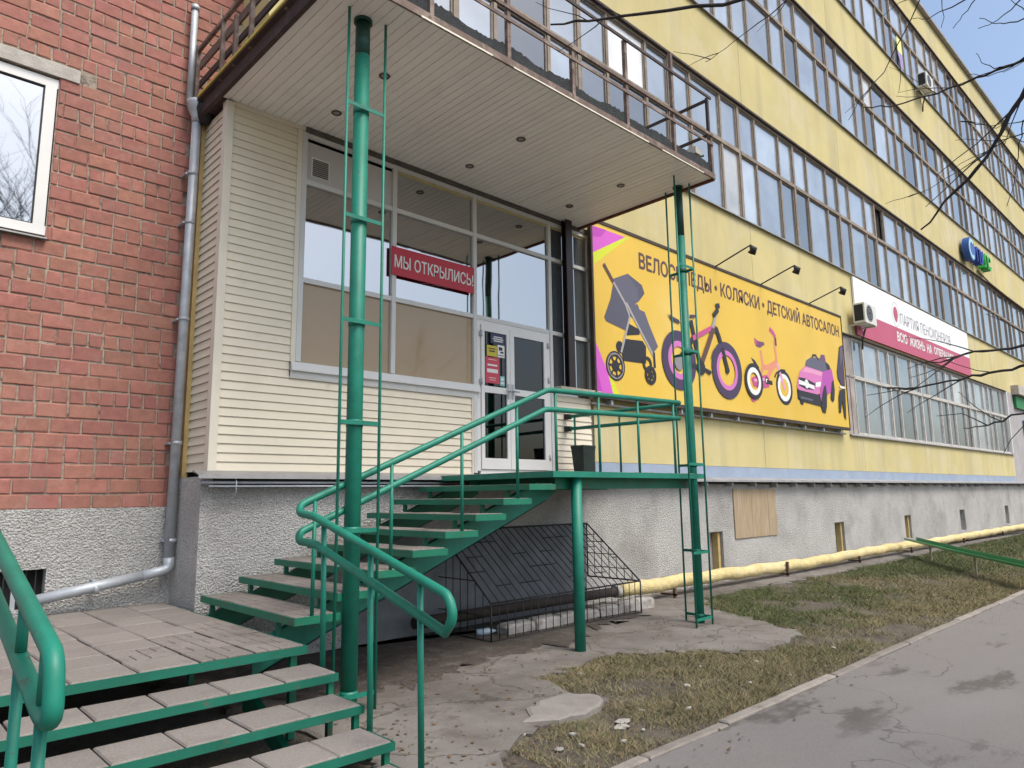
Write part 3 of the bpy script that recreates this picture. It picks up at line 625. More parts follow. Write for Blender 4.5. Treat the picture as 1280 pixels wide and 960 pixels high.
b = MB(); b.box(8.55, 8.72, 5.08, 5.22, CZ+.35, CZ+.45, 0); b.tube([(8.63, 5.15, CZ+.25), (8.63, 5.15, CZ+.2)], .02, 8, 1); b.tube([(8.78, 5.1, CZ+.38), (8.63, 5.15, CZ+.33), (8.63, 5.15, CZ+.2)], .018, 8, 1)
tag(b.build('floodlight', [WHITEP, DARKSTEEL]), 'small white floodlight on a black bracket at the canopy corner', 'floodlight')

# ================================================================== downpipe in the corner
dp = thing('downpipe', 'galvanised downpipe with a long kicked out foot on the brick wall', 'downpipe', (2.7, 8.2, .65))
P0 = [(2.73, 8.22, 6.2), (2.72, 8.22, 4.2), (2.71, 8.22, 1.12), (2.68, 8.2, 1.0), (2.1, 8.2, .90), (1.5, 8.2, .80)]
b = MB(); b.tube(P0[:3], .052, 14); b.build('pipe', GALV, dp)
b = MB(); b.tube(bez([P0[2], (2.715, 8.21, 1.0), (2.45, 8.2, .955)], .07), .054, 14); b.build('elbow', GALV, dp)
b = MB(); b.tube([(2.46, 8.2, .957), (1.5, 8.2, .80)], .052, 14); b.build('foot_pipe', GALV, dp)
b = MB(); b.tube([(2.73, 8.22, 6.14), (2.73, 8.22, 6.2), (2.735, 8.22, 6.28), (2.735, 8.22, 6.36), (2.735, 8.22, 6.40)], [.058, .062, .105, .125, .128], 16); b.build('hopper', GALV, dp)
for z in (5.5, 4.9, 3.75, 2.35, 1.3):
    b = MB(); b.tube([(2.72, 8.22, z-.02), (2.72, 8.22, z+.02)], .057, 14); b.box(2.65, 2.69, 8.25, 8.40, z-.012, z+.012); b.build('bracket', GALV, dp)
b = MB(); b.tube([(2.0, 8.2, .865), (2.04, 8.2, .872)], .057, 14); b.box(2.0, 2.04, 8.24, 8.37, .88, .95); b.build('bracket', GALV, dp)
reloc(dp)
b = MB(); b.tube([(2.66, 8.30, 6.42), (2.66, 8.30, 7.62)], .038, 12); b.tube([(2.66, 8.30, 7.62), (2.66, 8.30, 7.68)], .05, 12)
tag(b.build('vent_pipe', GALV), 'upright grey pipe rising beside the brick wall above the hopper', 'pipe')
b = MB(); b.tube([(2.80, 8.14, 6.42), (2.80, 8.12, 6.28), (2.79, 8.16, 6.12)], [.10, .12, .05], 10)
tag(b.build('bitumen_sleeve', DARKSTEEL), 'black tarred sleeve sagging at the canopy corner by the hopper', 'sleeve')

# ================================================================== canopy columns with climbing rods
def column(cx, cy, r, rods, ties, label, zs=5.45):
    t = thing('steel_column', label, 'column', (cx, cy, 0), 'green canopy columns')
    b = MB(); b.tube([(cx, cy, -.05), (cx, cy, zs)], r, 20); b.build('shaft', GREEN, t)
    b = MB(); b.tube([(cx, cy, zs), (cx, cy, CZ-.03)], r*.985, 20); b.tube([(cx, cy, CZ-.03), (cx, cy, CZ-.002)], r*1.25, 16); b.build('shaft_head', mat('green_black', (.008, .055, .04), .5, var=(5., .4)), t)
    for x, y in rods:
        b = MB(); b.tube([(x, y, -.03), (x, y, CZ-.005)], .0135, 8); b.build('rod', GREEN, t)
    for (p, q, z) in ties:
        a = Vector((*rods[p], z)); c = Vector((*rods[q], z)); b = MB()
        b.prism([(a.x, a.y-.004) , (c.x, c.y-.004), (c.x+(.02 if abs(a.x-c.x) < .05 else 0), c.y+.004), (a.x+(.02 if abs(a.x-c.x) < .05 else 0), a.y+.004)], z-.018, z+.018, 'Z'); b.build('tie', GREEN, t)
        b = MB(); b.tube([(cx, cy, z-.03), (cx, cy, z+.03)], r*1.06, 20); b.build('clamp', GREEN, t)
    reloc(t); return t
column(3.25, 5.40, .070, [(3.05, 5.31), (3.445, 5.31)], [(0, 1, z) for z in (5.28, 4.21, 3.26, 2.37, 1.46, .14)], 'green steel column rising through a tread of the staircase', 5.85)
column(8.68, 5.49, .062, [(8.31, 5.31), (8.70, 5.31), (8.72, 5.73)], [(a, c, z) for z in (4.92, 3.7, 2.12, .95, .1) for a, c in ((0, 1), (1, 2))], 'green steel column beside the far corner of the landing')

# ================================================================== platform and lower steps
plat = thing('porch', 'slab paved porch with wide lower steps edged in green steel', 'porch', (1.2, 5.1, 0))
PX0, PX1, PY0, PY1, PZ = -1.3, 2.72, 5.12, 8.36, .65
JOINT = mat('joint_dirt', (.06, .05, .043), .95, var=(20., .3))
def slab_me(w_, d, h=.05, pat=False):
    b = MB()
    if not pat: b.bev(0, w_-.011, 0, d-.011, -h, 0, .009)
    else:
        b.box(0, w_-.011, 0, d-.011, -h, -.008, 1); u = (w_-.011)/4; v = (d-.011)/4
        for i in range(2):
            for j in range(2):
                for k in range(2):
                    if (i+j) % 2: b.bev(i*2*u+.004, i*2*u+2*u-.004, j*2*v+k*v+.004, j*2*v+k*v+v-.004, -.008, 0, .004)
                    else: b.bev(i*2*u+k*u+.004, i*2*u+k*u+u-.004, j*2*v+.004, j*2*v+2*v-.004, -.008, 0, .004)
    return b
def slabs(par, x0, x1, y0, y1, z, pw, pd, pat=lambda i, j: False, right_align=True):
    cache = {}; nx = math.ceil((x1-x0)/pw-.05); ny = math.ceil((y1-y0)/pd-.05)
    for i in range(nx):
        for j in range(ny):
            xb = x1-i*pw; xa = max(x0, xb-pw); ya = y0+j*pd; yb = min(y1, ya+pd); w_, d = xb-xa, yb-ya
            if w_ < .05 or d < .05: continue
            k = (round(w_, 3), round(d, 3), pat(i, j))
            if k not in cache:
                o = slab_me(w_, d, .05, k[2]).build('paving_slab', [SLAB_P if k[2] else SLAB, JOINT], par); cache[k] = o.data
            else: o = link('paving_slab', cache[k], par)
            o.location = (xa+.003, ya+.003, z+random.uniform(-.004, .003)); o.rotation_euler = (random.uniform(-.006, .006), random.uniform(-.006, .006), random.uniform(-.006, .006))
b = MB(); b.box(PX0, PX1-.03, PY0+.03, PY1, PZ-.065, PZ-.053); b.build('deck_plate', DARKSTEEL, plat)
slabs(plat, PX0, PX1-.012, PY0+.012, PY1, PZ, .385, .385, lambda i, j: (i, j) in ((0, 1), (0, 2), (1, 1), (1, 2), (0, 0), (1, 0), (0, 3), (2, 1)))
for q in ((PX0, PX1+.004, PY0, PY0+.010), (PX1-.008, PX1+.002, PY0+.010, PY1-.5)):
    b = MB(); b.box(q[0], q[1], q[2], q[3], PZ-.068, PZ-.010); b.build('edge_angle', GREEN_W, plat)
for x in (PX0+.1, .7, 2.62): 
    for y in (PY0+.06, 7.2): 
        b = MB(); b.box(x, x+.05, y, y+.05, -.02, PZ-.072); b.build('leg', GREEN_D, plat)
SX0, SX1 = .46, 2.78
for n, (yf, z) in enumerate(((4.76, .50), (4.41, .35), (4.04, .20), (3.69, .06))):
    b = MB(); b.box(SX0, SX1, yf, yf+.010, z-.062, z-.010); b.box(SX1-.008, SX1, yf+.011, yf+.40, z-.062, z-.010); b.box(SX0, SX1-.01, yf+.012, yf+.40, z-.068, z-.054)
    tr = b.build('tread', GREEN_W, plat)
    off = .12 if n % 2 else .0
    slabs(tr, SX0, SX1-.012, yf+.012, yf+.395, z, .385, .39)
    if z > .1:
        for x in (SX1-.06, SX0+.02):
            b = MB(); b.box(x, x+.04, yf+.03, yf+.07, -.02, z-.068); b.build('leg', GREEN_D, plat)
for x in (SX1-.5, SX0+.1):
    b = MB(); b.prism([(5.22, .43), (5.22, .25), (4.38, -.02), (4.2, -.02)], x, x+.05, 'X'); b.build('stringer', GREEN_D, plat)
# left handrail of the lower steps
def rail_tube(pts, r, par, nm='rail', rad=.1):
    b = MB(); b.tube(bez(pts, rad, 6), r, 14); return b.build(nm, GREEN, par)
reloc(plat)
lh = thing('handrail', 'green pipe handrail on the brick wall side of the lower steps', 'handrail', (.6, 3.5, 0))
LX = .60; sl_ = .245
zt = lambda y: 1.235+(y-2.9)*sl_
rail_tube([(LX, 5.2, zt(5.2)), (LX, 2.86, zt(2.86)), (LX+.0, 2.82, zt(2.86)-.20), (LX, 2.95, zt(2.95)-.235), (LX, 5.2, zt(5.2)-.22)], .033, lh, 'rail', .075)
for y in (2.98, 3.42, 4.3, 5.15):
    z0 = .0 if y < 3.6 else (.2 if y < 4.5 else .65)
    b = MB(); b.tube([(LX-.0, y, z0-.01), (LX, y, zt(y)-.24)], .021, 10); b.build('post', GREEN, lh)
    b = MB(); b.tube([(LX, y, zt(y)-.20), (LX, y, zt(y)-.03)], .021, 10); b.build('post_top', GREEN, lh)
reloc(lh)

# ================================================================== main staircase
st = thing('staircase', 'open green steel staircase with paved treads up to the shop door', 'staircase', (4.3, 6.4, 0))
TX = lambda n: 2.76+.3775*(n-1); TZ = lambda n: .80+.151*(n-1)
TY0, TY1 = 5.42, 7.40
for n in range(1, 9):
    x, z = TX(n), TZ(n); b = MB()
    b.box(x, x+.010, TY0, TY1, z-.066, z-.004); b.box(x+.011, x+.41, TY0, TY0+.010, z-.066, z-.004); b.box(x+.40, x+.41, TY0+.011, TY1, z-.066, z-.004); b.box(x+.011, x+.399, TY1-.01, TY1, z-.066, z-.004); b.box(x+.012, x+.398, TY0+.012, TY1-.012, z-.066, z-.052)
    tr = b.build('tread', GREEN_D, st)
    slabs(tr, x+.012, x+.398, TY0+.014, TY1-.012, z, .386, .392, lambda i, j: True)
    for y in (5.80, 7.22):
        b = MB(); b.box(x+.04, x+.08, y, y+.04, z-.20, z-.066); b.build('bracket', GREEN_D, st)
def stringer(y):
    b = MB(); f = lambda x: TZ(1)-.20+(x-(TX(1)+.06))*(.151/.3775)
    xa, xb = 2.62, 5.98
    pr = [(xa, f(xa)+.02), (xb, f(xb)+.02), (xb+.28, f(xb)+.02), (xb+.28, f(xb)-.10), (xb+.1, f(xb)-.20), (xa, f(xa)-.22)]
    b.prism(pr, y, y+.012, 'Y')
    b.prism([(xa, f(xa)+.02), (xb, f(xb)+.02), (xb, f(xb)+.032), (xa, f(xa)+.032)], y, y+.07, 'Y'); b.prism([(xa, f(xa)-.22), (xb+.1, f(xb)-.20), (xb+.1, f(xb)-.19), (xa, f(xa)-.208)], y, y+.07, 'Y')
    return b.build('stringer', GREEN_D if y > 7 else GREEN, st)
stringer(5.84); stringer(7.24)
LX0, LX1, LZ = 5.78, 8.87, 2.0
b = MB(); b.box(LX0, LX1, TY0, TY0+.010, LZ-.070, LZ-.004); b.box(LX0, LX0+.010, TY0+.011, TY1+.12, LZ-.070, LZ-.004); b.box(LX1-.010, LX1, TY0+.011, TY1+.12, LZ-.070, LZ-.004); b.box(LX0+.011, LX1-.011, TY0+.012, TY1+.12, LZ-.070, LZ-.056)
ld = b.build('landing', GREEN, st)
slabs(ld, LX0+.012, LX1-.012, TY0+.014, TY1+.11, LZ, .385, .385, lambda i, j: (i+j) % 3 == 0)
for y in (5.60, 7.1):
    b = MB(); b.box(6.0, 8.80, y, y+.008, LZ-.20, LZ-.071); b.box(6.0, 8.80, y+.008, y+.07, LZ-.20, LZ-.19); b.build('beam', GREEN_D, st)
for x in (6.15, 7.4, 8.72):
    b = MB(); b.box(x, x+.06, 5.67, 7.09, LZ-.16, LZ-.071); b.build('joist', GREEN_D, st)
b = MB(); b.tube([(6.27, 5.52, -.05), (6.27, 5.52, LZ-.071)], .063, 18); b.build('support_post', GREEN, st)
# handrail: landing, upper flight, and the outer side of the lower steps
RY = 5.44
A = (5.74, RY, 2.90); A2 = (5.70, RY, 2.68)
hr = [(8.36, RY, 2.965), A, (2.80, RY+.02, 1.68), (2.765, RY-.04, 1.615), (2.765, 5.16, 1.595), (2.765, 3.48, 1.145), (2.765, 3.43, 1.03), (2.765, 3.50, .925), (2.765, 5.14, 1.385), (2.765, RY-.04, 1.395), (2.80, RY+.02, 1.46), A2, (8.34, RY, 2.745)]
b = MB(); b.tube(bez(hr[:8], .055, 5)+bez(hr[7:], .055, 5)[1:], .031, 14); hro = b.build('handrail', GREEN, st)
rz = lambda x: 2.68+(x-5.70)*(2.68-1.46)/(5.70-2.80)
for n, x in ((1, 2.92), (3, 3.67), (5, 4.49), (7, 5.25)):
    b = MB(); b.tube([(x, RY, TZ(n)-.01), (x, RY, rz(x)+.2)], .017, 10); b.build('post', GREEN, hro)
for x in (5.86, 6.62, 7.40, 8.20):
    b = MB(); b.tube([(x, RY, LZ-.06), (x, RY, 2.68+.065*(x-5.7)/2.6+.23)], .017, 10); b.build('post', GREEN, hro)
lz = lambda y: 1.385+(y-5.14)*(1.385-.925)/(5.14-3.50)
for y, z0 in ((5.02, .47), (4.36, .0), (3.78, .0)):
    b = MB(); b.tube([(2.795, y, z0), (2.775, y, lz(y)+.19)], .021, 10); b.build('post', GREEN, hro)
b = MB(); b.tube([(8.36, 5.43, 2.95), (8.40, 7.50, 2.955)], .027, 12); b.tube([(8.34, 5.43, 2.745), (8.40, 7.50, 2.76)], .027, 12); rr = b.build('side_rail', GREEN, st)
for y in (7.38, 6.5):
    b = MB(); b.tube([(8.385, y, LZ-.02), (8.385, y, 2.95)], .016, 10); b.build('post', GREEN, rr)
for z in (2.955, 2.76):
    b = MB(); b.box(8.36, 8.44, 7.49, 7.585, z-.04, z+.04); b.build('wall_fixing', DARKSTEEL, rr)
reloc(st)
# bin on the landing
b = MB(); bp = [(0, .13), (.02, .165), (.42, .215), (.45, .225), (.47, .22), (.455, .205), (.1, .17)]
for k in range(4):
    a0 = math.pi/4+k*math.pi/2; a1 = a0+math.pi/2
    for (h0, r0), (h1, r1) in zip(bp, bp[1:]):
        n = len(b.v); q = 1.02
        b.v += [(8.34+q*r0*math.cos(a0)*.9, 7.18+q*r0*math.sin(a0)*.8, LZ+h0+.004), (8.34+q*r0*math.cos(a1)*.9, 7.18+q*r0*math.sin(a1)*.8, LZ+h0+.004), (8.34+q*r1*math.cos(a1)*.9, 7.18+q*r1*math.sin(a1)*.8, LZ+h1+.004), (8.34+q*r1*math.cos(a0)*.9, 7.18+q*r1*math.sin(a0)*.8, LZ+h1+.004)]; b.face([n, n+1, n+2, n+3])
b.poly([(8.34+.14*math.cos(math.pi/4+k*math.pi/2), 7.18+.13*math.sin(math.pi/4+k*math.pi/2), LZ+.006) for k in range(4)])
tag(b.build('litter_bin', BINM), 'dark tapered litter bin standing on the landing by the door', 'bin')

# ================================================================== cage over the basement light well
cg = thing('window_cage', 'black bar cage over the basement light well under the stairs', 'cage', (7.3, 6.9, 0))
GX0, GX1, GYF, GYW, GZF, GZW = 5.86, 8.82, 6.56, 7.57, .46, 1.28
def cbar(p, q, r=.006, nm='bar', m_=DARKSTEEL, seg=5):
    b = MB(); b.tube([p, q], r, seg); return b.build(nm, m_, cg)
for p, q in (((GX0, GYF, .02), (GX1, GYF, .02)), ((GX0, GYF, GZF), (GX1, GYF, GZF)), ((GX0, GYF, 0), (GX0, GYF, GZF)), ((GX1, GYF, 0), (GX1, GYF, GZF)), ((GX0, GYF, GZF), (GX0, GYW, GZW)), ((GX1, GYF, GZF), (GX1, GYW, GZW)), ((GX0, GYW, GZW), (GX1, GYW, GZW)), ((GX1, GYW, GZF), (GX1, GYW, GZW)), ((GX1, GYF, GZF), (GX1, GYW, GZF)), ((GX0, GYF, .02), (GX0, GYW, .02))): cbar(p, q, .012, 'frame_bar')
nb = 22; me = None
for i in range(1, nb):
    x = GX0+(GX1-GX0)*i/nb
    if me is None: o = cbar((0, GYF, .02), (0, GYF, GZF)); me = o.data
    else: o = link('bar', me, cg)
    o.location = (x, 0, 0)
me = None
for i in range(1, nb):
    x = GX0+(GX1-GX0)*i/nb
    if me is None: o = cbar((0, GYF, GZF), (0, GYW, GZW)); me = o.data
    else: o = link('slope_bar', me, cg); 
    o.name = 'slope_bar'; o.location = (x, 0, 0)
for i in range(nb):
    t = random.choice((.2, .4, .6, .8)); x = GX0+(GX1-GX0)*i/nb; y = GYF+(GYW-GYF)*t; z = GZF+(GZW-GZF)*t
    cbar((x, y, z), (min(GX1, x+(GX1-GX0)/nb*2), y, z), .007, 'cross_bar')
    if i % 3 == 0: cbar((x, GYF, .25), (min(GX1, x+(GX1-GX0)/nb), GYF, .25), .006, 'cross_bar')
for k in range(1, 7):
    y = GYF+(GYW-GYF)*k/7; zt_ = GZF+(GZW-GZF)*k/7; cbar((GX1, y, GZF), (GX1, y, zt_)); cbar((GX0, y, .02), (GX0, y, zt_))
for zz in (.62, .82, 1.0): cbar((GX1, GYF+(GYW-GYF)*(zz-GZF)/(GZW-GZF), zz), (GX1, GYW, zz), .007)
for zz in (.3, .7): cbar((GX0, GYF+max(0, (GYW-GYF)*(zz-GZF)/(GZW-GZF)), zz), (GX0, GYW, zz), .007)
reloc(cg)
lw = thing('light_well', 'crumbling pale kerb of the basement light well inside the cage', 'light well', (7.6, 6.8, 0))
x = 6.3; i = 0
while x < 9.35:
    l = random.uniform(.34, .5); b = MB(); n0 = len(b.v); b.bev(0, l-.015, 0, .2, -.1, .15+random.uniform(-.03, .02), .03)
    b.v = [(a+random.uniform(-.012, .012), c+random.uniform(-.015, .015), d+random.uniform(-.012, .012)) for a, c, d in b.v]
    b.build('kerb_block', mat('pale_block', (.36, .34, .32), .95, rnd=.15, var=(7., .25), bump=(30, .8, .02), patch=((.15, .12, .1), 5., .5, .65, .7)), lw, (x, 6.72+random.uniform(-.02, .02), 0)); x += l
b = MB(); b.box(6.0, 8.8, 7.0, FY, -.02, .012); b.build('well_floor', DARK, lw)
b = MB(); b.box(4.5, 8.80, FY-.025, FY-.003, .02, 1.27); b.build('well_cover_shade', mat('slate_cover_shade', (.15, .158, .17), .85, var=(3., .3), rnd=.2), lw)  # dark sheet behind the cage, run on under the stairs as painted shade
reloc(lw)
b = MB(); bt = [(6.02, 7.02, .045), (6.16, 6.97, .05), (6.22, 6.95, .05), (6.27, 6.93, .05)]
b.tube(bt, [.042, .044, .03, .014], 12)
tag(b.build('plastic_bottle', mat('bottle_plastic', (.4, .5, .6), .2, var=(8., .4))), 'discarded plastic bottle lying inside the black cage', 'bottle')

# ================================================================== heating pipe along the plinth
pp = thing('heating_pipe', 'yellow insulated heating pipe running low along the plinth', 'pipe', (15, 7.2, 0))
b = MB(); xs = list(np.arange(9.1, 50, .2)); pts = []; rs = []
for i, x in enumerate(xs):
    zc = .235 if x < 11.5 else .235-.06*min(1, (x-11.5)/4)
    if 16 < x < 24: zc += .03*math.sin((x-16)/8*math.pi)
    pts.append((x, 7.18+.01*math.sin(i*1.7), zc+.012*math.sin(i*.9))); rs.append(.106+.012*random.random()+(.003 if i % 4 else -.007))
b.tube(pts, rs, 14); b.build('insulation', PIPEY, pp)
b = MB(); b.tube([(5.2, 7.2, .24), (7, 7.2, .24), (9.12, 7.18, .235)], .07, 12); b.build('bare_pipe', PIPED, pp)
b = MB(); b.tube([(8.98, 7.18, .235), (9.12, 7.18, .235)], .095, 12); b.build('collar', mat('wool_wrap', (.35, .33, .3), .95, var=(12., .3)), pp)
for i, x in enumerate((10.4, 14.5, 18.3, 22.0, 27.0, 32.0)):
    b = MB(); b.box(x, x+.05, 7.02, 7.07, -.02, .30 if i == 1 else .16); b.box(x, x+.05, 7.02, 7.32, .04, .07); b.build('support', mat('rust_support', (.12, .075, .05), .9, var=(8, .3)), pp)
reloc(pp)
# fallen green metal channel
gc = thing('metal_channel', 'green folded metal channel lying propped across the grass', 'metal sheet', (18.3, 4.9, 0))
a_ = Vector((21.4, 6.85, .40)); c_ = Vector((15.3, 2.95, .36)); d_ = (c_-a_).normalized(); s_ = Vector((-d_.y, d_.x, 0)).normalized()
b = MB()
pf = [(-.16, .05), (-.155, .0), (.14, -.02), (.155, .07), (.145, .07), (.135, -.008), (-.148, .012), (-.15, .05)]
n = len(b.v)
for p in (a_, a_.lerp(c_, .5)+Vector((0, 0, -.02)), c_):
    for u, v in pf: b.v.append(tuple(p+s_*u+Vector((0, 0, v))))
k = len(pf)
for l in range(2):
    for i in range(k): j = (i+1) % k; b.face([n+l*k+i, n+l*k+j, n+(l+1)*k+j, n+(l+1)*k+i])
b.face([n+i for i in range(k)]); b.face([n+2*k+i for i in range(k)])
b.build('channel', mat('channel_green', (.012, .19, .055), .4, var=(2., .15)), gc)
for t in (.22, .62, .95):
    p = a_.lerp(c_, t); b = MB(); b.box(p.x-.02, p.x+.02, p.y-.02, p.y+.02, -.05, p.z-.02); b.build('stake', mat('stake_wood', (.3, .26, .2), .9), gc)
reloc(gc)
# board nailed over a plinth opening
wb = thing('timber_panel', 'weathered timber panel nailed to the plinth below the ledge', 'panel', (14.4, FY, .8))
for i in range(5):
    b = MB(); x = 13.46+i*.365; b.box(x, x+.36, FY-.022-random.uniform(0, .004), FY-.003, .80, 1.80); b.build('plank', WOOD, wb)
reloc(wb)

# ================================================================== billboard
bb = thing('billboard', 'yellow billboard with printed pushchair, bicycles and toy car', 'billboard', (14.2, 7.5, 3.36))
BX0, BX1, BZ0, BZ1, YB = 9.0, 19.37, 3.38, 6.36, 7.42
b = MB(); b.box(BX0, BX1, YB, YB+.02, BZ0, BZ1); b.build('panel', mat('vinyl_yellow', (.68, .44, .045), .45, var=(.35, .10), patch=((.75, .58, .20), .28, .5, .75, .6)), bb)
for q in ((BX0-.03, BX1+.03, BZ1+.003, BZ1+.06), (BX0-.03, BX1+.03, BZ0-.075, BZ0-.004), (BX0-.05, BX0-.004, BZ0, BZ1), (BX1+.004, BX1+.03, BZ0, BZ1)):
    b = MB(); b.box(q[0], q[1], YB-.015, YB+.06, q[2], q[3]); b.build('frame', mat('frame_rust', (.05, .035, .028), .8, var=(6., .4)), bb)
b = MB(); b.box(BX0, BX1, YB+.1, YB+.15, BZ0-.17, BZ0-.14); b.build('frame', TIN, bb)
for x in np.arange(9.4, 19.4, 1.05):
    b = MB(); b.box(x, x+.05, YB+.02, FY+.0, BZ0-.16, BZ0-.08); b.box(x, x+.05, YB+.021, FY, BZ1-.1, BZ1-.04); b.build('standoff', GALV, bb)
AC = dict(lime=(.60, .66, .02), mag=(.60, .10, .52), mag2=(.47, .05, .42), ink=(.018, .016, .026), ink2=(.05, .03, .075), slate=(.105, .10, .14), slate2=(.08, .076, .11), metal=(.35, .33, .33), brown=(.10, .045, .035), grey=(.24, .22, .23), pink=(.55, .16, .44), dpink=(.48, .07, .22), pinkl=(.68, .30, .47), pinkc=(.60, .17, .42), magc=(.42, .07, .36), white=(.72, .70, .68), orange=(.66, .25, .14), plum=(.15, .06, .13))
def art_mat(k): return mat('print_'+k, AC[k], .5)
LAY = [0]
def art(group, items, nm):
    b = MB(); ms = []
    for it in items:
        m_ = it[1]
        if m_ not in ms: ms.append(m_)
        mi = ms.index(m_); LAY[0] += 1; y = YB-.0008-.0004*(LAY[0] % 60)
        P3 = lambda p: (BX0+p[0], y, BZ0+p[1])
        if it[0] == 'P': b.poly([P3(p) for p in it[2]], mi)
        elif it[0] == 'D': b.poly([P3((it[2]+it[4]*math.cos(2*math.pi*k/28), it[3]+it[4]*math.sin(2*math.pi*k/28))) for k in range(28)], mi)
        elif it[0] == 'R':
            cx, cz, r1, w_ = it[2:]; r0 = r1-w_
            for k in range(40):
                a0 = 2*math.pi*k/40; a1 = 2*math.pi*(k+1)/40
                b.poly([P3((cx+r0*math.cos(a0), cz+r0*math.sin(a0))), P3((cx+r1*math.cos(a0), cz+r1*math.sin(a0))), P3((cx+r1*math.cos(a1), cz+r1*math.sin(a1))), P3((cx+r0*math.cos(a1), cz+r0*math.sin(a1)))], mi)
        elif it[0] == 'L':
            w_ = it[2]/2; pts = [Vector(p) for p in it[3]]; L_, R_ = [], []
            for i, p in enumerate(pts):
                d = (pts[min(i+1, len(pts)-1)]-pts[max(i-1, 0)]).normalized(); n_ = Vector((-d.y, d.x))*w_; L_.append(p+n_); R_.append(p-n_)
            for i in range(len(pts)-1): b.poly([P3(L_[i]), P3(L_[i+1]), P3(R_[i+1]), P3(R_[i])], mi)
    b.build(nm, [art_mat(k) for k in ms], bb)
